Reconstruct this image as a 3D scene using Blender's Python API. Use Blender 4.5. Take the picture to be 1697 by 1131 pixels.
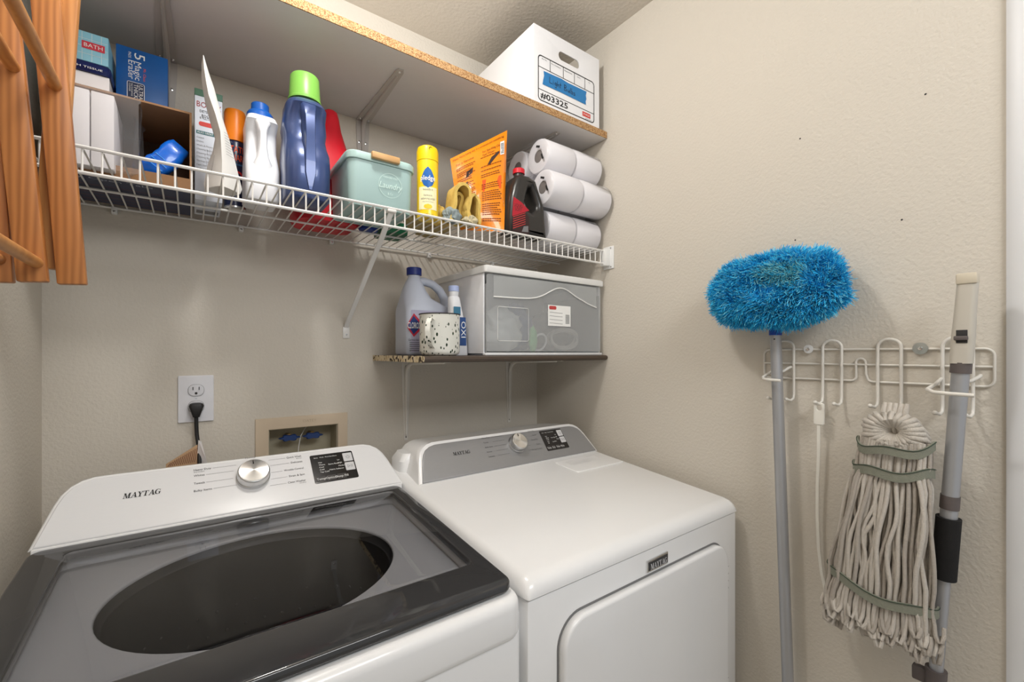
import bpy, bmesh, math, random
from mathutils import Vector, Matrix, noise
random.seed(7)
SC = bpy.context.scene
COL = SC.collection
for o in list(bpy.data.objects): bpy.data.objects.remove(o)
R = math.radians
def s(r, g, b):
    f = lambda c: (c/12.92 if c <= .04045 else ((c+.055)/1.055)**2.4)
    return (f(r/255), f(g/255), f(b/255), 1)

# ------------------------------------------------------------------ camera
FPX = 729.5
cam = bpy.data.cameras.new('camera'); camo = bpy.data.objects.new('camera', cam); COL.objects.link(camo)
cam.sensor_width = 36; cam.lens = FPX/1697*36
cam.shift_y = (585-565.5)/1697
cam.clip_start = .02
camo.location = (.285, -1.507, 1.27)
camo.rotation_euler = (R(90), 0, -R(36.179))
SC.camera = camo
# ------------------------------------------------------------------ light
SC.view_settings.view_transform = 'Standard'
try: SC.view_settings.look = 'None'
except Exception: pass
SC.view_settings.gamma = 1
SC.view_settings.use_curve_mapping = False
SC.view_settings.exposure = 0.0
wd = bpy.data.worlds.new('world'); SC.world = wd; wd.use_nodes = True
wd.node_tree.nodes['Background'].inputs[0].default_value = (.985, .993, 1.0, 1)
wd.node_tree.nodes['Background'].inputs[1].default_value = .46
def area(name, loc, tgt, sx, sy, watt, col):
    l = bpy.data.lights.new(name, 'AREA'); l.shape = 'RECTANGLE'; l.size = sx; l.size_y = sy
    l.energy = watt; l.color = col
    o = bpy.data.objects.new(name, l); COL.objects.link(o); o.location = loc
    o.rotation_euler = (Vector(tgt)-Vector(loc)).to_track_quat('-Z', 'Y').to_euler(); return o
def bulb(name, loc, rad, watt, col):
    l = bpy.data.lights.new(name, 'POINT'); l.shadow_soft_size = rad; l.energy = watt; l.color = col
    o = bpy.data.objects.new(name, l); COL.objects.link(o); o.location = loc; return o
bulb('ceiling_lamp', (.52, -.74, 2.33), .06, 16.5, (1, .997, .985))
area('fill_light_behind_camera', (.75, -2.3, 2.3), (.75, -.4, 1.1), .9, .5, 17, (.985, .993, 1))  # unseen fill lamp added behind the camera to brighten the room

# ------------------------------------------------------------------ materials
MATS = {}
def mat(name, col, rough=.5, metal=0, var=.06, vscale=30, bump=0, bscale=200, spec=.5, coat=0, trans=0, stretch=(1,1,1), ior=1.45, sss=0):
    if name in MATS: return MATS[name]
    m = bpy.data.materials.new(name); m.use_nodes = True; nt = m.node_tree; n = nt.nodes; L = nt.links
    b = n['Principled BSDF']
    b.inputs['Roughness'].default_value = rough; b.inputs['Metallic'].default_value = metal
    b.inputs['Specular IOR Level'].default_value = spec; b.inputs['Coat Weight'].default_value = coat
    b.inputs['Transmission Weight'].default_value = trans; b.inputs['IOR'].default_value = ior
    tc = n.new('ShaderNodeTexCoord'); mp = n.new('ShaderNodeMapping'); mp.inputs['Scale'].default_value = stretch
    L.new(tc.outputs['Object'], mp.inputs['Vector'])
    nz = n.new('ShaderNodeTexNoise'); nz.inputs['Scale'].default_value = vscale; nz.inputs['Detail'].default_value = 4
    L.new(mp.outputs[0], nz.inputs['Vector'])
    mx = n.new('ShaderNodeMix'); mx.data_type = 'RGBA'
    c = Vector(col[:3])
    mx.inputs[6].default_value = (*(c*(1-var)), 1); mx.inputs[7].default_value = (*[min(1, v) for v in c*(1+var)], 1)
    L.new(nz.outputs['Fac'], mx.inputs[0]); L.new(mx.outputs[2], b.inputs['Base Color'])
    if bump:
        nb = n.new('ShaderNodeTexNoise'); nb.inputs['Scale'].default_value = bscale; nb.inputs['Detail'].default_value = 2
        L.new(mp.outputs[0], nb.inputs['Vector'])
        bp = n.new('ShaderNodeBump'); bp.inputs['Strength'].default_value = bump; bp.inputs['Distance'].default_value = .002
        L.new(nb.outputs['Fac'], bp.inputs['Height']); L.new(bp.outputs[0], b.inputs['Normal'])
    MATS[name] = m; return m
def clear(name, tint, amount, rough=.1, body=None, bodyamt=0.0):
    """thin clear or tinted sheet: transparent + fresnel gloss (+ some diffuse body)"""
    if name in MATS: return MATS[name]
    m = bpy.data.materials.new(name); m.use_nodes = True; nt = m.node_tree; n = nt.nodes; L = nt.links
    for x in list(n):
        if x.type != 'OUTPUT_MATERIAL': n.remove(x)
    out = [x for x in n if x.type == 'OUTPUT_MATERIAL'][0]
    tr = n.new('ShaderNodeBsdfTransparent'); tr.inputs[0].default_value = tint
    gl = n.new('ShaderNodeBsdfGlossy'); gl.inputs['Roughness'].default_value = rough
    fr = n.new('ShaderNodeFresnel'); fr.inputs['IOR'].default_value = amount
    src = tr
    if body:
        df = n.new('ShaderNodeBsdfDiffuse'); df.inputs[0].default_value = body
        mb = n.new('ShaderNodeMixShader'); mb.inputs[0].default_value = bodyamt
        L.new(tr.outputs[0], mb.inputs[1]); L.new(df.outputs[0], mb.inputs[2]); src = mb
    ge = n.new('ShaderNodeNewGeometry'); iv = n.new('ShaderNodeMath'); iv.operation = 'SUBTRACT'; iv.inputs[0].default_value = 1; L.new(ge.outputs['Backfacing'], iv.inputs[1])
    ml = n.new('ShaderNodeMath'); ml.operation = 'MULTIPLY'; L.new(fr.outputs[0], ml.inputs[0]); L.new(iv.outputs[0], ml.inputs[1])
    mx = n.new('ShaderNodeMixShader'); L.new(ml.outputs[0], mx.inputs[0]); L.new(src.outputs[0], mx.inputs[1]); L.new(gl.outputs[0], mx.inputs[2])
    L.new(mx.outputs[0], out.inputs[0]); MATS[name] = m; return m
def wood(name, a, b_, rough=.45, scale=14, axis=(6, 6, .45)):
    if name in MATS: return MATS[name]
    m = mat(name, a, rough, var=.0); nt = m.node_tree; n = nt.nodes; L = nt.links
    tc = [x for x in n if x.type == 'TEX_COORD'][0]; mp = [x for x in n if x.type == 'MAPPING'][0]
    mp.inputs['Scale'].default_value = axis
    nz = [x for x in n if x.type == 'TEX_NOISE'][0]; nz.inputs['Scale'].default_value = scale*.6
    wv = n.new('ShaderNodeTexWave'); wv.inputs['Scale'].default_value = scale; wv.inputs['Distortion'].default_value = 5; wv.inputs['Detail'].default_value = 3
    L.new(mp.outputs[0], wv.inputs['Vector'])
    ad = n.new('ShaderNodeMath'); ad.operation = 'MULTIPLY'; L.new(wv.outputs['Fac'], ad.inputs[0]); L.new(nz.outputs['Fac'], ad.inputs[1])
    mx = [x for x in n if x.type == 'MIX'][0]; mx.inputs[6].default_value = a; mx.inputs[7].default_value = b_
    L.new(ad.outputs[0], mx.inputs[0]); return m
def chips(name, cols, scale=260):
    """particle board / speckle: voronoi cells through a colour ramp"""
    if name in MATS: return MATS[name]
    m = mat(name, cols[0], .8, var=0, bump=.5, bscale=400); nt = m.node_tree; n = nt.nodes; L = nt.links
    mp = [x for x in n if x.type == 'MAPPING'][0]
    vo = n.new('ShaderNodeTexVoronoi'); vo.inputs['Scale'].default_value = scale; L.new(mp.outputs[0], vo.inputs['Vector'])
    rp = n.new('ShaderNodeValToRGB'); rp.color_ramp.interpolation = 'CONSTANT'
    e = rp.color_ramp.elements
    for i, c in enumerate(cols):
        el = e[i] if i < 2 else e.new(i/len(cols))
        el.position = i/len(cols); el.color = c
    L.new(vo.outputs['Color'], rp.inputs[0])
    L.new(rp.outputs[0], n['Principled BSDF'].inputs['Base Color']); return m

WALL = mat('wall_paint', s(210, 203, 191), .85, var=.015, vscale=3, bump=.7, bscale=130, spec=.2)
CEIL = mat('ceiling_paint', s(212, 204, 192), .9, var=.015, vscale=3, bump=.8, bscale=95, spec=.2)
FLOOR = mat('vinyl_floor', s(165, 155, 140), .4)
TRIMW = mat('trim_white', s(226, 227, 229), .4, var=.01)
WHITE = mat('white_enamel', s(236, 236, 236), .22, var=.008, coat=.3)
WCONS = mat('washer_console', s(226, 226, 227), .3, var=.02, vscale=60, stretch=(1, 12, 12))
SILV = mat('brushed_silver', s(150, 150, 151), .42, metal=.35, var=.05, vscale=60, stretch=(1, 14, 14))
STEEL = mat('knob_steel', s(205, 205, 205), .3, metal=1, var=.05)
CHROME = mat('polished_chrome', s(225, 225, 225), .12, metal=1)
BASKET = mat('basket_steel', s(62, 62, 63), .42, metal=.45, var=.12)
DECK = mat('tub_deck', s(205, 206, 207), .35, var=.02)
FRIT = mat('lid_border', s(56, 56, 57), .025, var=.05, spec=.5, ior=1.5)
PANEL = mat('display_black', s(38, 36, 36), .2)
INK = mat('dark_ink', s(40, 38, 38), .6)
GINK = mat('grey_ink', s(120, 120, 122), .6)
WINK = mat('white_ink', s(238, 238, 236), .6)
BTN = mat('button_grey', s(205, 205, 207), .4)
MELA = mat('white_melamine', s(214, 210, 208), .5, var=.02)
CHIP = chips('particle_board', [s(166, 126, 84), s(184, 146, 100), s(138, 98, 60), s(192, 158, 114), s(156, 114, 74)], 420)
WIREW = mat('white_vinyl_wire', s(228, 226, 222), .35, var=.01)
BRKT = mat('bracket_enamel', s(188, 182, 176), .45, var=.02)
DARKB = mat('dark_laminate', s(70, 58, 48), .4, var=.15, vscale=60)
RAWC = chips('raw_chipped_edge', [s(214, 196, 160), s(222, 206, 172), s(70, 58, 46), s(226, 210, 180), s(200, 178, 140), s(216, 200, 166)], 120)
GLASS = clear('tinted_lid_glass', (.79, .79, .80, 1), 1.6, .012)
HALE = mat('plastic_white', s(232, 232, 230), .4, var=.01)

# ------------------------------------------------------------------ builders
def tag(o, label=None, cat=None, group=None, kind=None):
    if label: o['label'] = label
    if cat: o['category'] = cat
    if group: o['group'] = group
    if kind: o['kind'] = kind
    return o
def thing(name, label, cat, loc, group=None):
    o = bpy.data.objects.new(name, None); COL.objects.link(o); o.location = loc; o.empty_display_size = .05
    return tag(o, label, cat, group)
def wloc(p):
    v = Vector((0, 0, 0))
    while p: v += p.location; p = p.parent
    return v
def rr2(x0, x1, y0, y1, r, n=6):
    pts = []
    for cx, cy, a in ((x1-r, y1-r, 0), (x0+r, y1-r, 90), (x0+r, y0+r, 180), (x1-r, y0+r, 270)):
        for k in range(n+1):
            t = R(a+90*k/n); pts.append((cx+r*math.cos(t), cy+r*math.sin(t)))
    return pts
class B:
    def __init__(self): self.bm = bmesh.new()
    def box(self, x0, x1, y0, y1, z0, z1, bev=0, seg=2):
        r = bmesh.ops.create_cube(self.bm, size=1)
        for v in r['verts']: v.co = Vector((x0+(v.co.x+.5)*(x1-x0), y0+(v.co.y+.5)*(y1-y0), z0+(v.co.z+.5)*(z1-z0)))
        if bev:
            es = {e for v in r['verts'] for e in v.link_edges}
            bmesh.ops.bevel(self.bm, geom=list(es), offset=bev, segments=seg, profile=.5, affect='EDGES')
        return self
    def obox(self, c, ax, ay, az, hx, hy, hz, bev=0):
        st = len(self.bm.verts)
        self.box(-hx, hx, -hy, hy, -hz, hz, bev)
        self.bm.verts.ensure_lookup_table()
        c = Vector(c); ax, ay, az = (Vector(a).normalized() for a in (ax, ay, az))
        for v in self.bm.verts[st:]: v.co = c+ax*v.co.x+ay*v.co.y+az*v.co.z
        return self
    def rings(self, rs, cap=True, closed=False):
        vs = [[self.bm.verts.new(p) for p in r] for r in rs]; n = len(rs[0])
        m = len(vs)
        for i in range(m if closed else m-1):
            a, b = vs[i], vs[(i+1) % m]
            for k in range(n):
                try: self.bm.faces.new((a[k], a[(k+1) % n], b[(k+1) % n], b[k]))
                except ValueError: pass
        if cap and not closed:
            self.bm.faces.new(vs[0][::-1]); self.bm.faces.new(vs[-1])
        return self
    def tube(self, path, r, seg=8, closed=False, cap=True):
        P = [Vector(p) for p in path]; n = len(P); rs = []
        rad = r if isinstance(r, (list, tuple)) else [r]*n
        nrm = None
        for i in range(n):
            a = P[(i-1) % n] if (closed or i) else P[i]; b = P[(i+1) % n] if (closed or i < n-1) else P[i]
            t = (b-a).normalized()
            if nrm is None:
                nrm = t.orthogonal().normalized()
            nrm = (nrm-t*nrm.dot(t)); nrm = nrm.normalized() if nrm.length > 1e-6 else t.orthogonal().normalized()
            bi = t.cross(nrm)
            rs.append([P[i]+(nrm*math.cos(2*math.pi*k/seg)+bi*math.sin(2*math.pi*k/seg))*rad[i] for k in range(seg)])
        return self.rings(rs, cap, closed)
    def lathe(self, prof, c=(0, 0, 0), seg=28, sx=1, sy=1, cap=True, ax=None):
        """prof: (radius, height) list; ax: (U,V,W) axes, default z-up"""
        U, V, W = [Vector(a) for a in (ax or ((1, 0, 0), (0, 1, 0), (0, 0, 1)))]; c = Vector(c); rs = []
        for r, h in prof:
            rs.append([c+U*(r*sx*math.cos(2*math.pi*k/seg))+V*(r*sy*math.sin(2*math.pi*k/seg))+W*h for k in range(seg)])
        return self.rings(rs, cap)
    def loft(self, secs, n=4):
        """secs: (x0,x1,y0,y1,z,r) rounded-rectangle sections"""
        return self.rings([[(x, y, z) for x, y in rr2(x0, x1, y0, y1, min(r, (x1-x0)/2-1e-4, (y1-y0)/2-1e-4), n)] for x0, x1, y0, y1, z, r in secs])
    def prism(self, pts, fr, l0, l1):
        return self.rings([[fr.p(x, y, l0) for x, y in pts], [fr.p(x, y, l1) for x, y in pts]])
    def quad(self, fr, x0, y0, x1, y1, l=.0004):
        self.bm.faces.new([self.bm.verts.new(fr.p(x, y, l)) for x, y in ((x0, y0), (x1, y0), (x1, y1), (x0, y1))]); return self
    def poly(self, fr, pts, l=.0004):
        self.bm.faces.new([self.bm.verts.new(fr.p(x, y, l)) for x, y in pts]); return self
    def line(self, fr, pts, w, l=.0004, closed=False):
        n = len(pts); 
        for i in range(n if closed else n-1):
            a = Vector(pts[i]); b = Vector(pts[(i+1) % n]); d = b-a
            if d.length < 1e-7: continue
            d.normalize(); q = Vector((-d.y, d.x))*w/2; d = d*w*.3
            self.poly(fr, [a-d-q, b+d-q, b+d+q, a-d+q], l)
        return self
    def addmesh(self, me, f):
        vs = [self.bm.verts.new(f(v.co)) for v in me.vertices]
        for p in me.polygons:
            try: self.bm.faces.new([vs[i] for i in p.vertices])
            except ValueError: pass
        return self
    def text(self, fr, st, x, y, h, w=None, align='L', l=.0006, bold=0, shear=0):
        """capital height h; optional exact width w; (x,y) baseline start / centre / end"""
        me, x0, x1 = glyphs(st, bold)
        sy = h/CAPH; sx = sy if w is None else w/(x1-x0)
        W = (x1-x0)*sx; off = {'L': 0, 'C': -W/2, 'R': -W}[align]
        return self.addmesh(me, lambda c: fr.p(x+off+(c.x-x0)*sx+shear*c.y*sy, y+c.y*sy, l))
    def done(self, name, m, parent=None, smooth=35, struct=False):
        off = wloc(parent) if parent else Vector((0, 0, 0))
        bmesh.ops.recalc_face_normals(self.bm, faces=self.bm.faces) if smooth is not None else None
        if off.length: bmesh.ops.translate(self.bm, verts=self.bm.verts, vec=-off)
        me = bpy.data.meshes.new(name); self.bm.to_mesh(me); self.bm.free()
        if smooth:
            me.polygons.foreach_set('use_smooth', [True]*len(me.polygons)); me.set_sharp_from_angle(angle=R(smooth))
        for mm in (m if isinstance(m, (list, tuple)) else [m]): me.materials.append(mm)
        o = bpy.data.objects.new(name, me); COL.objects.link(o)
        if parent: o.parent = parent
        if struct: o['kind'] = 'structure'
        return o
class Fr:
    """a flat frame: origin, right, up; l lifts along the outward normal"""
    def __init__(self, o, u, v):
        self.o = Vector(o); self.u = Vector(u).normalized(); self.v = Vector(v).normalized(); self.n = self.u.cross(self.v)
    def p(self, x, y, l=0): return self.o+self.u*x+self.v*y+self.n*l
class Cyl:
    """print wrapped on an upright cylinder; x = arc length from the direction a0, y = height"""
    def __init__(self, c, rx, a0, ry=None): self.c = Vector(c); self.rx = rx; self.ry = ry or rx; self.a = a0
    def p(self, x, y, l=0):
        t = self.a+x/self.rx
        return self.c+Vector(((self.rx+l)*math.cos(t), (self.ry+l)*math.sin(t), y))
def front(x, y, z): return Fr((x, y, z), (1, 0, 0), (0, 0, 1))
_G = {}
def glyphs(st, bold=0):
    k = (st, bold)
    if k in _G: return _G[k]
    cu = bpy.data.curves.new('t', 'FONT'); cu.body = st; cu.size = 1; cu.offset = bold; cu.resolution_u = 2
    ob = bpy.data.objects.new('t', cu)
    me = bpy.data.meshes.new_from_object(ob)
    bpy.data.objects.remove(ob); bpy.data.curves.remove(cu)
    xs = [v.co.x for v in me.vertices] or [0, 1]
    _G[k] = (me, min(xs), max(xs)); return _G[k]
CAPH = 1
_m = glyphs('H')[0]; CAPH = max(v.co.y for v in _m.vertices)
def plate(outer, holes, t, bev, f, res=3):
    """flat plate with rounded edges and holes from 2D outlines; f maps (x,y,h) h in 0..t"""
    cu = bpy.data.curves.new('p', 'CURVE'); cu.dimensions = '2D'; cu.fill_mode = 'BOTH'
    cu.extrude = t/2-bev; cu.bevel_depth = bev; cu.bevel_resolution = res; cu.offset = -bev if bev else 0
    for pts in [outer]+holes:
        sp = cu.splines.new('POLY'); sp.points.add(len(pts)-1); sp.use_cyclic_u = True
        for q, (x, y) in zip(sp.points, pts): q.co = (x, y, 0, 1)
    ob = bpy.data.objects.new('p', cu); me = bpy.data.meshes.new_from_object(ob)
    bpy.data.objects.remove(ob); bpy.data.curves.remove(cu)
    b = B(); b.addmesh(me, lambda c: f(c.x, c.y, c.z+t/2)); bmesh.ops.remove_doubles(b.bm, verts=b.bm.verts, dist=1e-6)
    return b
# serif capitals for the appliance name
def serif_word(word):
    q = lambda *a: [(a[i], a[i+1]) for i in range(0, len(a), 2)]
    rc = lambda a, b, c, d: [(a, b), (c, b), (c, d), (a, d)]
    G = {'M': (1.12, [rc(.1, 0, .18, 1), rc(.78, 0, 1.0, 1), q(.08, 1, .32, 1, .62, .1, .52, 0), q(.5, 0, .6, 0, .86, 1, .78, 1), rc(0, 0, .28, .07), rc(.68, 0, 1.1, .07), rc(0, .93, .25, 1), rc(.85, .93, 1.1, 1)]),
         'A': (.98, [q(.1, 0, .18, 0, .5, 1, .42, 1), q(.66, 0, .9, 0, .56, 1, .38, 1), rc(.26, .3, .72, .38), rc(-.02, 0, .3, .07), rc(.56, 0, 1.0, .07)]),
         'Y': (.92, [q(.08, 1, .32, 1, .58, .45, .38, .45), q(.72, 1, .82, 1, .54, .45, .46, .45), rc(.36, 0, .58, .5), rc(.24, 0, .7, .07), rc(0, .93, .4, 1), rc(.6, .93, .94, 1)]),
         'T': (.92, [rc(.35, 0, .57, 1), rc(.02, .92, .9, 1), rc(.02, .68, .08, 1), rc(.84, .68, .9, 1), rc(.22, 0, .7, .07)]),
         'G': (1.0, [rc(.68, .04, .88, .46), rc(.56, .41, .98, .48), rc(.78, .66, .84, .98)])}
    g = []
    for k in range(20):
        a, b = R(48+k*14), R(48+(k+1)*14)
        g.append([(.47+.46*math.cos(a), .5+.51*math.sin(a)), (.47+.46*math.cos(b), .5+.51*math.sin(b)), (.52+.27*math.cos(b), .5+.44*math.sin(b)), (.52+.27*math.cos(a), .5+.44*math.sin(a))])
    G['G'] = (1.0, G['G'][1]+g)
    out = []; x = 0
    for ch in word:
        w, ps = G[ch]; out += [[(px+x, py) for px, py in p] for p in ps]; x += w+.03
        if ch in 'AY': x -= .1
    return out, x
def serif(b, fr, word, x, y, h, w, l=.0006, shear=0):
    ps, W = serif_word(word); k = w/W
    for p in ps: b.poly(fr, [(x+(px+shear*py)*k, y+py*h) for px, py in p], l)
def copytree(o, loc=None, parent=None):
    c = o.copy(); COL.objects.link(c); c.parent = parent
    if loc is not None: c.location = loc
    for ch in list(o.children): copytree(ch, None, c)
    return c

W = 1.524; H = 2.44
# ================================================================== the room
B().box(-.1, W+.1, -2.4, .1, -.05, 0).done('floor', FLOOR, smooth=0, struct=True)
B().box(-.1, W+.1, -2.4, .1, H, H+.05).done('ceiling', CEIL, smooth=0, struct=True)
BOXH = (.476, .676, .895, 1.037)
plate([(-.1, -.02), (W+.1, -.02), (W+.1, H+.01), (-.1, H+.01)], [[(BOXH[0], BOXH[2]), (BOXH[1], BOXH[2]), (BOXH[1], BOXH[3]), (BOXH[0], BOXH[3])]], .1, 0,
      lambda x, y, h: (x, .1-h, y)).done('wall_back', WALL, smooth=0, struct=True)
B().box(-.1, 0, -2.4, 0, -.02, H+.01).done('wall_left', WALL, smooth=0, struct=True)
wr = B().box(W, W+.1, -1.395, 0, -.02, H+.01).done('wall_right', WALL, smooth=0, struct=True)
for y, z in ((-1.275, 1.81), (-1.041, 1.809), (-1.237, 1.557), (-1.03, 1.556)):
    B().lathe([(.0016, 0), (.002, .0005), (.0012, .001), (.0005, .0011)], (W, y, z), 8, ax=((0, 1, 0), (0, 0, 1), (-1, 0, 0))).done('nail_hole', INK, wr)
t = B(); t.prism([(0, 0), (.062, 0), (.062, .02), (.05, .02), (.044, .016), (.02, .013), (.006, .010), (0, .006)], Fr((W, -1.388, 0), (0, -1, 0), (-1, 0, 0)), 0, -2.15)
t.done('trim_1', TRIMW, smooth=30, struct=True)
B().box(W+.002, W+.1, -1.50, -1.396, 0, 2.15, .003).done('trim_2', TRIMW, struct=True)

# ================================================================== upper shelf
SZ0, SZ1, SD = 2.058, 2.083, -.407
us = thing('wall_shelf', 'white melamine shelf with raw particle board front edge below the ceiling', 'shelf', (.762, 0, SZ0))
B().box(.002, W-.002, SD+.003, -.001, SZ0, SZ1, .001).done('board', MELA, us)
B().box(.002, W-.002, SD, SD+.003, SZ0+.0008, SZ1-.0008).done('front_edge', CHIP, us, 0)
def shelf_bracket(x, z, arm, leg, par, w0=.022, w1=.011, m=BRKT, t=.0035):
    b = B(); zz = z
    # horizontal arm under the board and vertical leg on the wall, pressed rib down the middle
    b.rings([[(x-w0, -.002, zz), (x+w0, -.002, zz), (x+w0, -.002, zz-t), (x-w0, -.002, zz-t)], [(x-w0, -.03, zz), (x+w0, -.03, zz), (x+w0, -.03, zz-t), (x-w0, -.03, zz-t)],
             [(x-w1, -arm+.01, zz), (x+w1, -arm+.01, zz), (x+w1, -arm+.01, zz-t), (x-w1, -arm+.01, zz-t)], [(x-w1*.6, -arm, zz), (x+w1*.6, -arm, zz), (x+w1*.6, -arm, zz-t), (x-w1*.6, -arm, zz-t)]])
    b.rings([[(x-w0, -.0005, zz), (x+w0, -.0005, zz), (x+w0, -t, zz), (x-w0, -t, zz)], [(x-w0, -.0005, zz-.03), (x+w0, -.0005, zz-.03), (x+w0, -t, zz-.03), (x-w0, -t, zz-.03)],
             [(x-w1, -.0005, zz-leg+.01), (x+w1, -.0005, zz-leg+.01), (x+w1, -t, zz-leg+.01), (x-w1, -t, zz-leg+.01)], [(x-w1*.6, -.0005, zz-leg), (x+w1*.6, -.0005, zz-leg), (x+w1*.6, -t, zz-leg), (x-w1*.6, -t, zz-leg)]])
    o = b.done('bracket', m, par, 30)
    rb = B(); n = 10; pts = [(x, -arm+.03, zz-t)]+[(x, -.035+.03*math.sin(R(a))-.0, zz-.035+.03*math.cos(R(a))) for a in range(0, 91, 15)]+[(x, -t, zz-leg+.03)]
    rb.tube(pts, [.003]+[.0075]*(len(pts)-2)+[.003], 8); rb.done('rib', m, o)
    for p, d in (((x, -arm+.012, zz-t), (0, 0, -1)), ((x-w0*.6, -.02, zz-t), (0, 0, -1)), ((x+w0*.6, -.02, zz-t), (0, 0, -1)), ((x-w0*.55, -t, zz-.075), (0, -1, 0)), ((x+w0*.45, -t, zz-.075), (0, -1, 0))):
        ax = ((1, 0, 0), (0, 1, 0), d) if d[2] else ((1, 0, 0), (0, 0, 1), d)
        B().lathe([(.0042, 0), (.0038, .0012), (.0018, .0016), (.0014, .0006)], p, 10, ax=ax).done('screw', CHROME, o)
    return o
for x in (.235, .758, 1.345): shelf_bracket(x, SZ0-.0005, .34, .24, us)

# ================================================================== wire shelf
DZ = 1.642
ws = thing('wire_shelf', 'white vinyl coated wire shelf running wall to wall', 'shelf', (.762, 0, DZ))
def dw(x):
    b = B(); b.tube([(x, -.012, DZ-.002), (x, -.404, DZ-.002), (x, -.4095, DZ-.006), (x, -.411, DZ-.012), (x, -.411, DZ-.048)], .0019, 6); return b
w0 = None; nx = 56
for i in range(nx):
    x = .022+i*.02655
    if w0 is None: w0 = dw(x).done('deck_wire', WIREW, ws); w0x = x
    else:
        c = w0.copy(); COL.objects.link(c); c.parent = ws; c.location = (x-w0x, 0, 0)
for y, z, r in ((-.413, DZ-.0015, .0034), (-.413, DZ-.048, .0036), (-.16, DZ-.006, .003), (-.012, DZ-.005, .003)):
    B().tube([(.006, y, z), (W-.012, y, z)], r, 8).done('rail', WIREW, ws)
e = B(); e.box(W-.03, W-.004, -.424, -.400, DZ-.056, DZ+.004, .002); e.box(W-.005, W-.0005, -.440, -.392, DZ-.066, DZ+.016, .0015)
e.done('end_bracket', HALE, ws)
for y, z in ((-.428, DZ+.009), (-.428, DZ-.059)): B().lathe([(.003, 0), (.003, .001), (.001, .0014)], (W-.005, y, z), 8, ax=((0, 1, 0), (0, 0, 1), (-1, 0, 0))).done('screw', CHROME, ws)
br = B(); bx = .703
br.rings([[(bx+dx, y, z) for dx, y, z in ((-.0075, a-n*.0, b), (.0075, a, b), (.0065, a+.006, b-.008), (-.0065, a+.006, b-.008))] for a, b, n in ((-.413, DZ-.006, 0), (-.36, DZ-.046, 0), (-.02, 1.372, 0), (-.004, 1.352, 0))])
br.box(bx-.011, bx+.011, -.005, -.0005, 1.318, 1.356, .002); br.box(bx-.012, bx+.012, -.418, -.395, DZ-.012, DZ-.004, .003)
brc = br.done('brace', WIREW, ws)
B().lathe([(.0035, 0), (.003, .0012), (.001, .0014)], (bx, -.005, 1.33), 10, ax=((1, 0, 0), (0, 0, 1), (0, -1, 0))).done('screw', CHROME, brc)
for x in (.13, .405, .655, 1.0, 1.28):
    c = B().box(x-.006, x+.006, -.016, -.0005, DZ-.02, DZ-.002, .002).done('wall_clip', HALE, ws)
    B().lathe([(.003, 0), (.002, .001)], (x, -.016, DZ-.014), 8, ax=((1, 0, 0), (0, 0, 1), (0, -1, 0))).done('screw', CHROME, c)
# ================================================================== dark board shelf
bs = thing('board_shelf', 'dark laminate shelf board with chipped raw left end', 'shelf', (1.155, 0, 1.243))
b = B(); prof = [(-.001, 1.243), (-.40, 1.243), (-.408, 1.246), (-.411, 1.252), (-.409, 1.258), (-.402, 1.2615), (-.001, 1.2615)]
b.rings([[(.795, y, z) for y, z in prof], [(W-.002, y, z) for y, z in prof]]); b.done('board', DARKB, bs)
B().rings([[(.793, y, z) for y, z in prof], [(.795, y, z) for y, z in prof]]).done('raw_end', RAWC, bs)
def small_bracket(x, zb):
    b = B(); z = 1.2425; t = .003
    for w, sec in ((.011, None),):
        b.rings([[(x-.016, -.0005, z), (x+.016, -.0005, z), (x+.016, -.004, z), (x-.016, -.004, z)], [(x-.014, -.0005, z-.1), (x+.014, -.0005, z-.1), (x+.014, -.004, z-.1), (x-.014, -.004, z-.1)],
                 [(x-.006, -.0005, zb), (x+.006, -.0005, zb), (x+.006, -.003, zb), (x-.006, -.003, zb)]])
        b.rings([[(x-.011, -.001, z), (x+.011, -.001, z), (x+.011, -.001, z-t), (x-.011, -.001, z-t)], [(x-.007, -.33, z), (x+.007, -.33, z), (x+.007, -.33, z-t), (x-.007, -.33, z-t)]])
    o = b.done('bracket', mat('bracket_white', s(226, 222, 214), .4), bs)
    pts = [(x, -.30, z-.004)]+[(x, -.06+.052*math.sin(R(a)), z-.06+.052*math.cos(R(a))) for a in range(0, 91, 18)]+[(x, -.006, zb+.02)]
    B().tube(pts, [.003]+[.007]*(len(pts)-2)+[.004], 8).done('rib', MATS['bracket_white'], o)
    B().lathe([(.0035, 0), (.003, .001), (.001, .0012)], (x, -.004, z-.02), 8, ax=((1, 0, 0), (0, 0, 1), (0, -1, 0))).done('screw', CHROME, o)
    B().lathe([(.0035, 0), (.003, .001), (.001, .0012)], (x, -.003, zb+.012), 8, ax=((1, 0, 0), (0, 0, 1), (0, -1, 0))).done('screw', CHROME, o)
small_bracket(.912, .955); small_bracket(1.37, .977)

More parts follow.
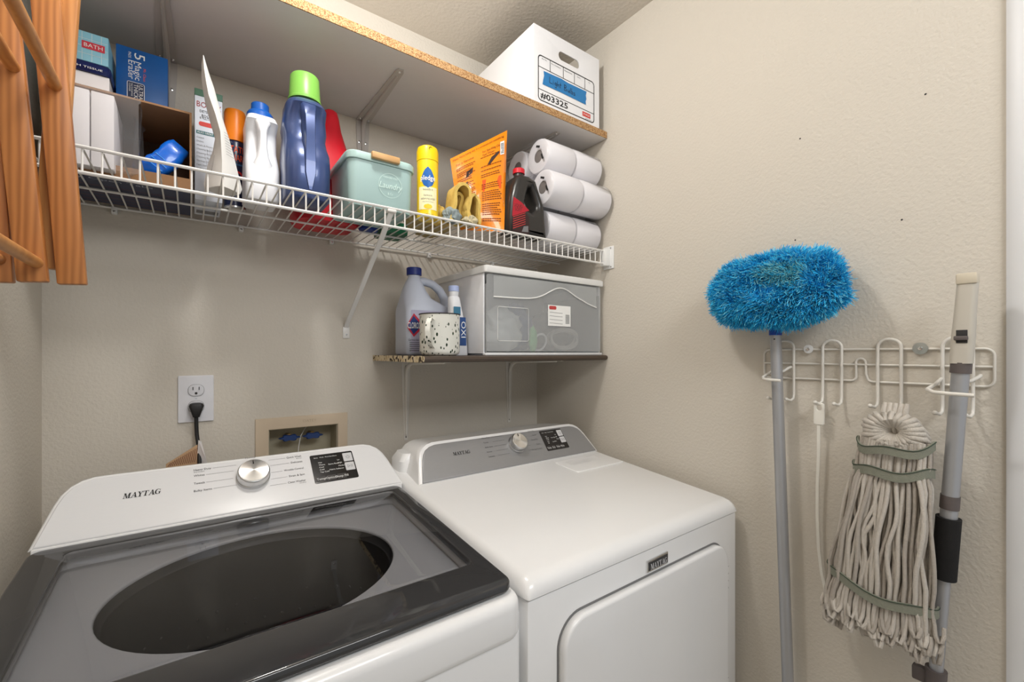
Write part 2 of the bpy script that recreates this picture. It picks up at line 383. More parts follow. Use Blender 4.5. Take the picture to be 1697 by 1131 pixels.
# ================================================================== appliances
def console(par, x0, x1, base, top, yback, face_m, inset, d):
    """leaning control console: white shell with rounded upper corners + inset face"""
    v = Vector((0, top[0]-base[0], top[1]-base[1])); L = v.length
    fr = Fr((x0, base[0], base[1]), (1, 0, 0), v); w = x1-x0
    half = [(0, 0), (.012, .055*L/.148), (.020, .09*L/.148), (.027, .112*L/.148), (.037, .129*L/.148), (.052, .141*L/.148), (.070, .147*L/.148), (.095, L)]
    out = half+[(w-x, y) for x, y in half[::-1]]
    b = B(); f0 = [fr.p(x, y, 0) for x, y in out]; f1 = [fr.p(x, y, -.004)+Vector((0, 0, 0)) for x, y in out]
    back = [Vector((p.x+(.012 if p.x < (x0+x1)/2 else -.012)*1, yback, p.z-.012 if p.z > base[1]+.03 else p.z)) for p in f0]
    mid = [Vector((p.x, p.y+.018, p.z-.001)) for p in f0]
    c = (sum((Vector((p.x, p.y, p.z)) for p in f0), Vector())/len(f0))
    rim = [p.lerp(c, .012) + fr.n*.003 for p in f0]
    b.rings([rim, f0, mid, back]); sh = b.done('console', WHITE, par, 40)
    fi = [(x, y) for x, y in out]
    cx, cy = w/2, L*.5
    inn = [(cx+(x-cx)*(1-inset*2/w), .0015+(y)*(1-(inset+.0015)/L)) for x, y in fi]
    pl = plate(inn, [], .008, .003, lambda x, y, h: fr.p(x, y, h-.0015)); pl.done('console_face', face_m, par, 40)
    return Fr(fr.p(0, 0, .0066), fr.u, fr.v), L
def knob(par, fr, x, y, r, h):
    ax = (fr.u, fr.v, fr.n)
    k = B().lathe([(r*1.04, 0), (r*1.04, h*.25), (r, h*.3), (r, h*.85), (r*.97, h*.95), (r*.92, h)], fr.p(x, y), 40, ax=ax).done('knob', STEEL, par, 30)
    m = MATS.get('spun_steel')
    if not m:
        m = mat('spun_steel', s(232, 232, 232), .26, metal=1, var=.02); n = m.node_tree.nodes; L = m.node_tree.links
        p = n['Principled BSDF']; p.inputs['Anisotropic'].default_value = .9
        tg = n.new('ShaderNodeTangent'); tg.direction_type = 'RADIAL'; tg.axis = 'Z'; L.new(tg.outputs[0], p.inputs['Tangent'])
    dsk = B().lathe([(r*.9, h), (r*.89, h+.0012), (.001, h+.0014)], fr.p(x, y), 40, ax=ax).done('knob_disc', m, k, 30)
    B().quad(fr, x-.0012, y+r*.55, x+.0012, y+r*.82, h+.0022).done('pointer', INK, k, 0)
def display(par, fr, x0, x1, y0, y1, cols, btn_x):
    pl = plate(rr2(x0, x1, y0, y1, .004), [], .002, .0006, lambda x, y, h: fr.p(x, y, h-.0012)); p = pl.done('display_panel', PANEL, par, 40)
    w = x1-x0; h = y1-y0; bw = w*.22
    for k, (a, b_) in enumerate(((y0+h*.62, y0+h*.93), (y0+h*.29, y0+h*.58))):
        o = plate(rr2(x1-bw-w*.03, x1-w*.03, a, b_, .0015), [], .002, .0005, lambda x, y, h: fr.p(x, y, h)).done('button', BTN, p, 40)
        bb = B(); cx = x1-bw/2-w*.03; cy = (a+b_)/2
        if k == 0:
            bb.line(fr, [(cx+.0042*math.sin(R(t)), cy+.0042*math.cos(R(t))) for t in range(40, 321, 20)], .0009, .0024); bb.line(fr, [(cx, cy+.001), (cx, cy+.0055)], .0009, .0024)
        else:
            bb.line(fr, [(cx-.006, cy-.004), (cx-.006, cy+.004), (cx, cy)], .0009, .0024, True); bb.line(fr, [(cx+.003, cy-.004), (cx+.003, cy+.004)], .0009, .0024); bb.line(fr, [(cx+.006, cy-.004), (cx+.006, cy+.004)], .0009, .0024)
        bb.done('symbol', GINK, o, 0)
    t = B(); l = .0013
    for i, st in enumerate(('Sense', 'Wash', 'Rinse/Spin', 'Done')): t.text(fr, st, x0+w*(.08, .21, .34, .52)[i], y0+h*.87, h*.035, l=l)
    for i, st in enumerate(cols[0]): t.text(fr, st, x0+w*.16, y0+h*(.68-.085*i), h*.045, l=l)
    for i, st in enumerate(cols[1]): t.text(fr, st, x0+w*.38, y0+h*(.58-.2*i), h*.045, l=l)
    for i, st in enumerate(cols[2]): t.text(fr, st, x0+w*.60, y0+h*(.70-.11*i), h*.045, l=l)
    n = len(cols[3])
    for i, st in enumerate(cols[3]): t.text(fr, st, x0+w*(.15+.235*i if n == 3 else .12+.2*i), y0+h*.1, h*.07, align='C', l=l)
    tag(t.done('display_lettering', WINK, p, 0), kind='stuff')
    for i in range(n):
        c = x0+w*(.15+.235*i if n == 3 else .12+.2*i); B().quad(fr, c-w*(.31/n), y0+h*.05, c+w*(.31/n), y0+h*.22, .001).done('touch_key', mat('key_grey', s(62, 60, 60), .3), p, 0)
    

# ---- washer
wa = thing('washing_machine', 'white top load washing machine with smoked glass lid', 'washer', (.40, -.55, 0))
WX0, WX1 = .050, .747; WF = -.915
LS = .04/.527
lz = lambda y: .915+LS*(y+.368)
plate(rr2(WX0+.002, WX1-.002, WF+.008, -.19, .012), [rr2(WX0+.012, WX1-.012, WF+.018, -.20, .008)], .806, .004, lambda x, y, h: (x, y, .02+h)).done('cabinet', WHITE, wa, 40)
for fx in (WX0+.05, WX1-.05):
    for fy in (WF+.08, -.25): B().lathe([(.02, 0), (.02, .012), (.01, .014), (.01, .03)], (fx, fy, 0), 12).done('foot', INK, wa)
plate(rr2(WX0, WX1, WF, -.19, .03), [rr2(WX0+.035, WX1-.035, -.845, -.385, .03)], .06, .014, lambda x, y, h: (x, y, lz(y)-.070-.012*(1-h/.06)+h-.008)).done('top_panel', WHITE, wa, 40)
el = [(.398+.232*math.cos(R(a)), -.585+.178*math.sin(R(a))) for a in range(0, 360, 6)]
plate(rr2(WX0+.034, WX1-.034, -.846, -.384, .03), [el], .012, .004, lambda x, y, h: (x, y, lz(y)-.048+h)).done('tub_deck', DECK, wa, 40)
bk = B(); rs = []
for sc_, z in ((1.0, -.042), (.985, -.055), (.97, -.058), (.975, -.075), (.955, -.085), (.955, -.13), (.95, -.30), (.90, -.36)):
    rs.append([(.398+.232*sc_*math.cos(R(a)), -.585+.178*sc_*math.sin(R(a)), lz(-.585+.178*math.sin(R(a)))*(1 if z > -.1 else 0)+(.9 if z <= -.1 else 0)+z) for a in range(0, 360, 6)])
bk.rings(rs, cap=False); bk.bm.faces.new([bk.bm.verts.new(p) for p in rs[-1]])
bas = bk.done('basket', BASKET, wa, 40)
for row in range(3):      # pressed dimples in the drum wall
    for k in range(40):
        a = R(k*9+row*4.5); z = .9-.16-row*.045
        if row == 0 and k == 0:
            d0 = B().lathe([(.0032, 0), (.0025, .0015), (.001, .002)], (0, 0, 0), 8, ax=((0, 1, 0), (0, 0, 1), (-1, 0, 0))).done('dimple', BASKET, None)
            c = d0; c.parent = bas
        else: c = d0.copy(); COL.objects.link(c); c.parent = bas
        c.location = Vector((.398+.222*.995*math.cos(a), -.585+.170*.995*math.sin(a), z))-wloc(wa)
        c.rotation_euler = (0, 0, a)
ag = B(); ag.lathe([(.15, .54), (.14, .56), (.06, .575), (.045, .60), (.03, .61), (.001, .612)], (.398, -.585, 0), 30, 1, .85)
for k in range(6):
    a = R(k*60+15); ag.obox((.398+.085*math.cos(a), -.585+.072*math.sin(a), .58), (math.cos(a), math.sin(a), 0), (-math.sin(a), math.cos(a), 0), (0, 0, 1), .05, .008, .018, .006)
ag.done('impeller', mat('impeller_grey', s(58, 59, 61), .45), wa)
LX0, LX1, LF, LB = .054, .737, -.897, -.370
win = rr2(.107, .705, -.807, -.405, .012)
plate(rr2(LX0, LX1, LF, LB, .022), [win], .016, .005, lambda x, y, h: (x, y, lz(y)-.015+h)).done('lid_border', FRIT, wa, 40)
plate(rr2(.106, .706, -.808, -.404, .012), [], .004, .0003, lambda x, y, h: (x, y, lz(y)-.0032+h)).done('lid_glass', GLASS, wa, 40)
h = B()
for x in (.12, .66): h.tube([(x, -.364, .918), (x+.02, -.364, .918)], .006, 8)
h.done('lid_hinge', WHITE, wa)
B().box(.056, .747, -.3745, -.362, .900, .9185, .003).done('console_lip', WHITE, wa)
wf, WL = console(wa, .0516, .7516, (-.368, .915), (-.255, 1.010), -.20, WCONS, .006, 0)
knob(wa, wf, .354, .087, .0335, .026)
def words(par, fr, items, h, m, name='cycle_lettering', l=.0006, bold=0):
    for st, x, y, w_, al in items: B().text(fr, st, x, y, h, w_, al, l, bold).done(name, m, par, 0)
g = B(); b = B(); serif(b, wf, 'MAYTAG', .122, .079, .0125, .061, shear=.18); b.done('name_lettering', INK, wa, 0)
words(wa, wf, [('Heavy Duty', .240, .126, .033, 'L'), ('Whites', .240, .110, .020, 'L'), ('Towels', .240, .089, .020, 'L'), ('Bulky Items', .240, .069, .033, 'L'), ('Quick Wash', .464, .128, .034, 'R'), ('Delicates', .464, .111, .026, 'R'), ('Wrinkle Control', .464, .090, .044, 'R'), ('Drain & Spin', .464, .071, .035, 'R'), ('Clean Washer', .464, .053, .040, 'R')], .0052, INK)
words(wa, wf, [('Sanitize', .240, .121, .02, 'L'), ('Eco', .464, .123, .012, 'R'), ('with affresh', .464, .048, .015, 'R')], .003, GINK)
words(wa, wf, [('Normal', .352, .1425, .021, 'C')], .004, INK)
for a, b_, y in ((.276, .322, .128), (.263, .316, .112), (.263, .314, .091), (.276, .32, .0715), (.39, .427, .130), (.392, .434, .113), (.392, .416, .092), (.39, .425, .073), (.386, .421, .055)): g.line(wf, [(a, y), (b_, y)], .0006)
tag(g.done('dial_lines', GINK, wa, 0), kind='stuff')
display(wa, wf, .483, .590, .039, .127, (('Hot', 'Warm', 'Cool', 'Cold', 'Tap Cold'), ('Extra Rinse', 'Fabric Softener'), ('Lo', 'High', 'Medium'), ('Temp', 'Options', 'Deep Fill')), 0)

# ---- dryer
dr = thing('clothes_dryer', 'white front load dryer with brushed silver console beside the right wall', 'dryer', (1.118, -.55, 0))
DX0, DX1, DF = .752, 1.487, -.905
ds = .045/.494
dz = lambda y: .915+ds*(y+.406)
B().box(DX0+.003, DX1-.003, DF+.003, -.19, .02, .836, .005).done('cabinet', WHITE, dr)
for fx in (DX0+.05, DX1-.05):
    for fy in (DF+.08, -.25): B().lathe([(.02, 0), (.02, .012), (.01, .014), (.01, .03)], (fx, fy, 0), 12).done('foot', INK, dr)
b = B(); secs = []
def drow(y):                                    # cross-section of the top panel across its width
    z = dz(y) if y < -.3 else dz(-.3)
    e0, e1 = DX0, DX1
    return [(e0, y, .839), (e0, y, z-.020), (e0+.004, y, z-.010), (e0+.011, y, z-.003), (e0+.022, y, z), (e1-.022, y, z), (e1-.011, y, z-.003), (e1-.004, y, z-.010), (e1, y, z-.020), (e1, y, .839)]
fz = dz(DF)
def dfront(k):                                  # rounded front nose
    y, dzz, ins = k
    r = drow(y); r2 = []
    for (x, yy, z) in r: r2.append((min(max(x, DX0+ins), DX1-ins), yy, max(.839, z-dzz) if z > .84 else z))
    return r2
rs = [dfront(k) for k in ((DF, .028, .006), (DF+.0015, .018, .003), (DF+.007, .009, .001), (DF+.016, .003, 0), (DF+.030, 0, 0))]+[drow(y) for y in (-.7, -.5, -.406, -.3, -.2)]
b.rings(rs); b.done('top_panel', WHITE, dr, 45)
df_, DL = console(dr, .780, 1.477, (-.406, .9145), (-.330, 1.0085), -.20, SILV, .010, 0)
B().loft([(.776, 1.481, -.30, -.21, .90, .02), (.776, 1.481, -.30, -.21, .955, .02), (.79, 1.467, -.29, -.215, .975, .02)]).done('console_back', WHITE, dr)
knob(dr, df_, .358, .070, .029, .026)
g = B(); b = B(); serif(b, df_, 'MAYTAG', .126, .066, .0105, .058, shear=.1); b.done('name_lettering', INK, dr, 0)
DIM = mat('dim_ink', s(74, 74, 76), .6)
words(dr, df_, [(st, .240, y, None, 'L') for st, y in (('Heavy Duty', .106), ('Towels', .090), ('Bulky Items', .074), ('Normal', .058), ('Delicates', .042))]+[(st, .452, y, None, 'R') for st, y in (('Quick Dry', .108), ('Casual', .092), ('Timed Dry', .076), ('Steam', .058), ('Wrinkle Control', .041))], .0042, DIM)
for y in (.108, .092, .076, .060, .044): g.line(df_, [(.275, y), (.32, y)], .0006); g.line(df_, [(.395, y), (.412, y)], .0006)
tag(g.done('dial_lines', DIM, dr, 0), kind='stuff')
display(dr, df_, .471, .571, .029, .105, (('Hot', 'Warm', 'Cool', 'Low', 'Air'), ('More Dry', 'Less Dry'), ('On', 'Off', 'Timer'), ('Temp', 'Dry', 'Time', 'More')), 0)
sl = Vector((0, 1, ds)).normalized()
lf = Fr((1.243, -.539, dz(-.539)), (1, 0, 0), sl)
plate(rr2(0, .217, 0, .106, .006), [], .004, .0015, lambda x, y, h: lf.p(x, y, h-.0015)).done('lint_lid', WHITE, dr, 40)
B().quad(lf, .03, .055, .17, .09, .0028).done('lint_lid_recess', mat('pale_grey_plastic', s(222, 222, 222), .3), dr, 0)
# door: proud rounded panel over a grey plate that paints the gap's shade
ff = front(0, DF+.003, 0)
plate(rr2(.823, 1.416, .20, .783, .06, 10), [], .0016, .0004, lambda x, y, h: ff.p(x, y, h)).done('door_gap_shade', mat('shadow_gap', s(120, 120, 120), .6), dr, 40)
dd = plate(rr2(.8265, 1.4125, .2035, .779, .057, 10), [], .022, .007, lambda x, y, h: ff.p(x, y, h-.004), 4).done('door', WHITE, dr, 40)
for z0, z1 in ((.652, .712), (.36, .42)):
    o = B().tube([(1.420, DF-.004, z0), (1.420, DF-.004, z1)], .0045, 8).done('hinge', HALE, dd)
    for k in range(4): B().tube([(1.420, DF-.004, z0+.002+k*.0187), (1.420, DF-.004, z0+.0005+k*.0187)], .005, 8).done('hinge_ring', GINK, dd)
B().tube([(.828, DF-.004, .655), (.823, DF-.004, .655)], .004, 8).done('door_latch', GINK, dd)
bd = plate([(0, 0), (.077, 0), (.077, .027), (0, .025)], [], .006, .002, lambda x, y, h: ff.p(1.086+x, .789+y, h-.001)).done('badge', CHROME, dr, 40)
plate([(.004, .004), (.073, .004), (.073, .023), (.004, .021)], [], .002, .0004, lambda x, y, h: ff.p(1.086+x, .789+y, h+.0042)).done('badge_plate', mat('badge_dark', s(58, 58, 60), .3), bd, 40)
b = B(); serif(b, front(1.086, DF+.003-.0068, .789), 'MAYTAG', .008, .006, .0125, .061); b.done('lettering', BTN, bd, 0)
dr.rotation_euler = (0, 0, R(.6))

# ================================================================== things on the upper shelf
CARD = mat('white_corrugated', s(232, 232, 234), .8, var=.02, vscale=40, stretch=(6, 6, .3), bump=.06, bscale=60)
BX0, BX1, BY0, BY1, BZ0, BZ1 = 1.180, 1.486, -.402, -.03, SZ1+.0005, 2.336
fb = thing('file_box', 'white cardboard file box with blue tape on the upper shelf', 'box', ((BX0+BX1)/2, (BY0+BY1)/2, BZ0))
ho = rr2(1.288, 1.386, 2.262, 2.291, .0144, 6)
plate([(BX0, BZ0), (BX1, BZ0), (BX1, BZ1), (BX0, BZ1)], [ho], .004, .0008, lambda x, z, h: (x, BY0+.004-h, z)).done('front_panel', CARD, fb, 40)
b = B().box(BX0, BX0+.004, BY0+.004, BY1, BZ0, BZ1, .0008); b.done('side_panel', CARD, fb)
b = B().box(BX1-.004, BX1, BY0+.004, BY1, BZ0, BZ1, .0008); b.done('side_panel', CARD, fb)
B().box(BX0+.004, BX1-.004, BY1-.004, BY1, BZ0, BZ1-.002, .0008).done('back_panel', CARD, fb)
B().box(BX0+.004, BX1-.004, BY0+.004, BY1-.004, BZ0, BZ0+.004).done('bottom_panel', CARD, fb)
B().box(BX0+.03, BX1-.04, BY0+.03, BY0+.05, BZ0+.005, 2.272).done('paper_contents', mat('inner_paper', s(205, 200, 195), .8), fb)
bf = front(BX0, BY0, BZ0)
X_ = lambda x: x-BX0
Z_ = lambda z: z-BZ0
b = B(); b.line(bf, rr2(X_(1.199), X_(1.458), Z_(2.096), Z_(2.242), .012, 4), .0034, closed=True)
b.line(bf, [(X_(1.199), Z_(2.204)), (X_(1.458), Z_(2.202))], .0024); b.line(bf, [(X_(1.199), Z_(2.131)), (X_(1.458), Z_(2.129))], .0024)
for x in (1.250, 1.309, 1.361, 1.412): b.line(bf, [(X_(x), Z_(2.242)), (X_(x), Z_(2.203))], .0024)
b.done('printed_frame', INK, fb, 0)
words(fb, bf, [('Box No.', X_(1.214), Z_(2.232), .022, 'L'), ('Box Contents', X_(1.255), Z_(2.231), .042, 'L'), ('Department', X_(1.314), Z_(2.231), .036, 'L'), ('Date', X_(1.375), Z_(2.231), .014, 'L'), ('To', X_(1.43), Z_(2.231), .008, 'L')], .004, INK, 'form_lettering')
words(fb, bf, [('#03325', X_(1.208), Z_(2.105), .122, 'L')], .0185, INK, 'number_lettering', .0006, .02)
B().poly(bf, [(X_(1.2165), Z_(2.150)), (X_(1.30), Z_(2.151)), (X_(1.417), Z_(2.149)), (X_(1.4155), Z_(2.160)), (X_(1.419), Z_(2.170)), (X_(1.416), Z_(2.182)), (X_(1.420), Z_(2.1965)), (X_(1.33), Z_(2.195)), (X_(1.3), Z_(2.198)), (X_(1.221), Z_(2.195)), (X_(1.223), Z_(2.18)), (X_(1.219), Z_(2.165))], .0012).done('blue_tape', mat('painter_tape', s(44, 122, 182), .7, var=.06), fb, 0)
b = B(); HW = [[(0, 1), (-.05, 0), (.5, .02)], [(.8, .55), (.78, 0)], [(.8, .75), (.82, .8)], [(1.5, .5), (1.2, .45), (1.15, .15), (1.45, .1), (1.52, .5), (1.5, -.35), (1.2, -.3)], [(1.75, 1), (1.75, 0), (1.8, .4), (2.05, .45), (2.1, 0)], [(2.45, .9), (2.4, 0)], [(2.25, .55), (2.65, .58)],
     [(3.4, 1), (3.35, 0), (3.8, .05), (3.95, .3), (3.45, .5), (3.85, .75), (3.7, 1), (3.3, .98)], [(4.2, .5), (4.2, .1), (4.5, .08), (4.55, .5), (4.6, 0)], [(4.85, 1), (4.85, 0)], [(5.15, 1), (5.12, 0), (5.4, .1), (5.4, .4), (5.15, .45)], [(5.95, .5), (5.7, .45), (5.75, .3), (5.95, .2), (5.85, 0), (5.6, .05)]]
for st in HW: b.line(bf, [(X_(1.247)+x*.0195, Z_(2.1655)+y*.019-x*.0006) for x, y in st], .0016, .0018)
b.done('handwriting', INK, fb, 0)
B().quad(bf, X_(1.400), Z_(2.106), X_(1.440), Z_(2.122)).done('red_logo', mat('logo_red', s(206, 60, 50), .6), fb, 0)
words(fb, bf, [('STAPLES', X_(1.420), Z_(2.1105), .032, 'C')], .0065, WINK, 'logo_lettering', .0010)
words(fb, bf, [('02-54-0330', X_(1.415), Z_(2.099), .03, 'L')], .003, INK, 'form_lettering')

# ================================================================== things on the wire shelf
SH = DZ+.0008
KRAFT = mat('kraft_card', s(150, 112, 78), .8, var=.08, vscale=60)
KSHADE = mat('kraft_shaded', s(98, 76, 58), .85, var=.08, vscale=60)  # darker copy of the kraft: shade inside the carton put into the colour
# --- open carton lying on its side
CX0, CX1, CY0, CY1, CZ1 = .050, .288, -.255, -.022, 1.822
cb = thing('open_carton', 'open brown cardboard carton lying on its side at left shelf end', 'box', ((CX0+CX1)/2, (CY0+CY1)/2, SH))
B().box(CX0, CX1, CY0, CY1, SH, SH+.004).done('bottom_panel', KRAFT, cb)
B().box(CX0, CX1, CY0, CY1, CZ1-.004, CZ1).done('top_panel', KRAFT, cb)
B().box(CX0, CX0+.004, CY0, CY1, SH+.004, CZ1-.004).done('side_panel', KRAFT, cb)
B().box(CX1-.004, CX1, CY0, CY1, SH+.004, CZ1-.004).done('side_panel', KRAFT, cb)
B().box(CX0+.004, CX1-.004, CY1-.004, CY1, SH+.004, CZ1-.004).done('back_panel', KSHADE, cb)
B().obox(((CX0+CX1)/2, CY0-.001, SH+.013), (1, 0, 0), (0, 1, .2), (0, -.2, 1), (CX1-CX0)/2-.004, .0015, .012).done('front_flap', KRAFT, cb)
uf = Fr((CX0, CY1, SH), (1, 0, 0), (0, -1, 0))
B().quad(uf, .001, .004, CX1-CX0-.001, CY0*-1+CY1-.001, .0003).done('printed_underside', mat('print_navy', s(52, 58, 82), .6, var=.35, vscale=14), cb, 0)
words(cb, uf, [('Easy Open Tabs', .012, .195, .155, 'L')], .014, mat('pale_print', s(170, 175, 190), .6), 'underside_lettering')
b = B()
for k in range(5): b.quad(uf, .02, .03+k*.03, .21-.02*(k % 2), .036+k*.03, .0006)
tag(b.done('underside_stripes', mat('print_plum', s(86, 62, 76), .6), cb, 0), kind='stuff')
# --- two white cartons in a clear bag
wp = thing('bagged_white_boxes', 'two slim white boxes in clear plastic bag inside the open carton', 'package', (.115, -.21, SH+.005))
PAP = mat('white_paperboard', s(226, 222, 222), .6, var=.02)
B().box(.068, .1205, -.283, -.14, SH+.0065, 1.803, .002).done('box', PAP, wp)
B().box(.1225, .158, -.283, -.14, SH+.0065, 1.803, .002).done('box', PAP, wp)
PWRAP = clear('clear_wrap', (.93, .93, .94, 1), 1.42, .12, (.75, .76, .78, 1), .10)
b = B(); rs = []
for k, (y, g_) in enumerate(((-.287, 0), (-.26, .002), (-.2, .003), (-.14, .002))):
    rs.append([(x+(.02*math.sin(z*60+k)**2+.022 if x > .12 else 0), y, z) for x, z in rr2(.064, .162, SH+.0052, 1.808, .012, 8)])
b.rings(rs); b.done('bag', PWRAP, wp, 60)
# --- blue packet
bp = thing('blue_packet', 'bright blue plastic packet leaning inside the open carton', 'packet', (.235, -.2, SH+.005))
BLU = mat('blue_film', s(12, 104, 214), .25, var=.25, vscale=45, coat=.5, bump=.5, bscale=50)
a1 = Vector((.62, 0, .78)).normalized(); a3 = Vector((-.78, 0, .62)).normalized()
rs = []
for k in range(11):
    t_ = k/10; h_ = .025*(1-.25*abs(2*t_-1)**4); w_ = .016*(1-.85*abs(2*t_-1)**3)+.001
    c = Vector((.208, -.215, SH+.034))+a1*(t_*.098)+a3*(.002*math.sin(t_*9))
    rs.append([c+a3*(y+.0012*math.sin(t_*30+y*200))+Vector((0, x, 0)) for y, x in rr2(-h_, h_, -w_, w_, w_*.8, 3)])
B().rings(rs).done('packet', BLU, bp, 40)
for k in range(3):
    c = Vector((.208, -.2325, SH+.034))+a1*(.02+k*.012); b = B(); b.obox(c, a3, (0, 1, 0), a1, .017, .0006, .0008); b.done('crimp', mat('blue_film_light', s(50, 150, 236), .3), bp)
# --- boxes on the carton
T1 = CZ1+.0006
wb_ = thing('white_tissue_box', 'flat white box with finger hole on top of the open carton', 'box', (.095, -.11, T1))
plate([(0, 0), (.090, 0), (.090, .058), (0, .058)], [rr2(.028, .056, .012, .028, .0079)], .003, .0006, lambda x, z, h: (.050+x, -.188-h+.003, T1+z)).done('front_panel', PAP, wb_, 40)
B().box(.050, .140, -.185, -.03, T1, T1+.058, .001).done('body', mat('tissue_body', s(200, 196, 192), .7), wb_)
T2 = T1+.0586
nb = thing('navy_packet', 'dark navy glossy packet between white box and pale blue box', 'packet', (.095, -.11, T2))
b = B(); b.loft([(.048, .142, -.192, -.03, T2, .01), (.046, .144, -.196, -.03, T2+.008, .012), (.048, .142, -.19, -.03, T2+.022, .012)]); b.done('packet', mat('navy_film', s(24, 34, 84), .25, var=.3), nb)
words(nb, front(.05, -.1965, T2), [('BATH TISSUE', .02, .005, .06, 'L')], .004, WINK, 'lettering')
T3 = T2+.0228
ba = thing('bath_box', 'pale blue tiled pattern box lettered BATH under the upper shelf', 'box', (.095, -.11, T3))
PB = mat('pale_blue_card', s(140, 200, 220), .5, var=.08)
B().box(.050, .139, -.19, -.03, T3, T3+.064, .0015).done('body', PB, ba)
fa = front(.050, -.19, T3)
b = B()
for k in range(1, 6): b.line(fa, [(.0155*k, .002), (.0155*k, .062)], .0006)
for k in range(1, 4): b.line(fa, [(.002, .016*k), (.087, .016*k)], .0006)
tag(b.done('tile_lines', WINK, ba, 0), kind='stuff')
B().quad(fa, .046, .027, .083, .043, .0008).done('red_panel', mat('print_red', s(204, 52, 70), .6), ba, 0)
words(ba, fa, [('BATH', .0645, .031, .030, 'C')], .008, WINK, 'lettering', .0013)
B().poly(fa, rr2(.001, .040, .036, .056, .0095), .0006).done('white_oval', WINK, ba, 0)
words(ba, fa, [('MULTI-USE', .005, .047, .03, 'L'), ('CLEANER', .005, .040, .03, 'L')], .004, mat('print_blue', s(40, 70, 140), .6), 'small_lettering', .0012)
mg = thing('eraser_box', 'deep blue box with sideways white lettering standing on the carton', 'box', (.193, -.11, T1))
MB = mat('eraser_blue', s(20, 92, 166), .4, var=.45, vscale=9)
B().box(.1455, .241, -.135, -.08, T1, 1.992, .001).done('body', MB, mg)
mf = Fr((.1455, -.135, 1.992), (0, 0, -1), (1, 0, 0))   # text runs downwards
WI = WINK
words(mg, mf, [('5', .010, .033, .014, 'L')], .019, WI, 'large_lettering')
words(mg, mf, [('PADS', .011, .022, .014, 'L')], .005, WI, 'small_lettering')
words(mg, mf, [('Magic', .030, .034, .044, 'L'), ('Eraser', .030, .022, .044, 'L')], .0115, WI, 'large_lettering')
words(mg, mf, [('Mr. Clean', .042, .049, .03, 'L')], .005, mat('print_orange', s(230, 90, 60), .6), 'small_lettering')
b = B(); b.line(mf, rr2(.080, .136, .020, .051, .003, 3), .0012, closed=True); b.done('printed_frame', WI, mg, 0)
B().poly(mf, rr2(.081, .135, .021, .050, .003, 3), .0003).done('dark_panel', mat('print_darkblue', s(30, 44, 80), .5), mg, 0)
words(mg, mf, [('ULTRA', .084, .041, .034, 'L'), ('THICK', .084, .032, .034, 'L')], .0075, WI, 'large_lettering')
words(mg, mf, [('MULTI-PURPOSE', .084, .027, .03, 'L'), ('CLEANER', .084, .023, .02, 'L')], .0028, WI, 'small_lettering')
B().poly(mf, [(.118, .021), (.135, .021), (.135, .047), (.122, .040)], .0005).done('white_pad_picture', WI, mg, 0)
# --- detergent booster carton
bo = thing('booster_carton', 'tall pale carton with green top printed as detergent booster', 'carton', (.322, -.12, SH))
B().box(.294, .350, -.195, -.05, SH, 1.895, .001).done('body', mat('carton_pale', s(206, 212, 222), .55, var=.03), bo)
B().box(.2935, .3505, -.1955, -.0495, 1.895, 1.912, .001).done('green_top', mat('carton_green', s(74, 112, 92), .55), bo)
of = front(.294, -.195, SH)
words(bo, of, [('BORAX', .004, .226, .05, 'L')], .013, mat('print_maroon', s(150, 40, 42), .6), 'title_lettering')
words(bo, of, [('DETERGENT', .010, .213, .04, 'L'), ('BOOSTER', .014, .203, .032, 'L'), ('& MULTI-PURPOSE', .010, .197, .04, 'L')], .006, INK, 'lettering')
B().poly(of, rr2(.008, .052, .180, .191, .005), .0004).done('red_band', mat('print_red2', s(196, 60, 52), .6), bo, 0)
B().quad(of, .003, .160, .054, .168).done('teal_band', mat('print_teal', s(52, 104, 110), .6), bo, 0)
words(bo, of, [('ALSO GREAT FOR', .005, .162, .044, 'L')], .0042, WINK, 'band_lettering')
words(bo, of, [(st, .004, .150-.0095*i, None, 'L') for i, st in enumerate(('Carpet', 'Dishes', 'Walls & Floors', 'Cleaning Bathrooms', 'Cleaning Kitchens', 'Cleaning Showers', 'Garbage Disposals', 'Light Stains', 'Surface Cleaning'))], .0036, GINK, 'list_lettering')
of2 = Fr((.294, -.05, SH), (1, 0, 0), (0, -1, 0))
b = B(); b.quad(of2, .004, .02, .052, .05); b.done('underside_print', GINK, bo, 0)
# --- aerosol with orange cap
sg = thing('static_spray', 'navy aerosol can with tall orange cap behind the white pouch', 'spray can', (.380, -.150, SH))
sc_ = (.380, -.150, 0)
NAV = mat('can_navy', s(24, 30, 62), .3, var=.1)
B().lathe([(.023, SH+.006), (.0245, SH+.0062), (.0245, 1.812), (.022, 1.817)], sc_, 28).done('can', NAV, sg)
B().lathe([(.001, SH+.006), (.014, SH+.005), (.019, SH+.001), (.0215, SH), (.0245, SH+.002), (.0245, SH+.006)], sc_, 28).done('base', STEEL, sg)
B().lathe([(.0245, 1.8175), (.0245, 1.892), (.0225, 1.899), (.001, 1.900)], sc_, 28).done('cap', mat('cap_orange', s(240, 130, 14), .35, var=.03), sg)
cy = Cyl((.380, -.150, SH), .0246, R(-90))
OR2 = mat('print_orange2', s(240, 88, 34), .6)
words(sg, cy, [('STATIC', .004, .143, .046, 'C'), ('GUARD', .004, .121, .044, 'C')], .016, OR2, 'title_lettering')
words(sg, cy, [('KILLS CLING ANYWHERE', .004, .110, .05, 'C')], .004, mat('print_sky', s(80, 170, 230), .6), 'lettering')
b = B(); b.line(cy, [(.006+.012*math.cos(R(a)), .065+.028*math.sin(R(a))) for a in range(-30, 211, 20)], .005, .0005); b.done('red_arch', mat('print_red3', s(206, 40, 40), .6), sg, 0)
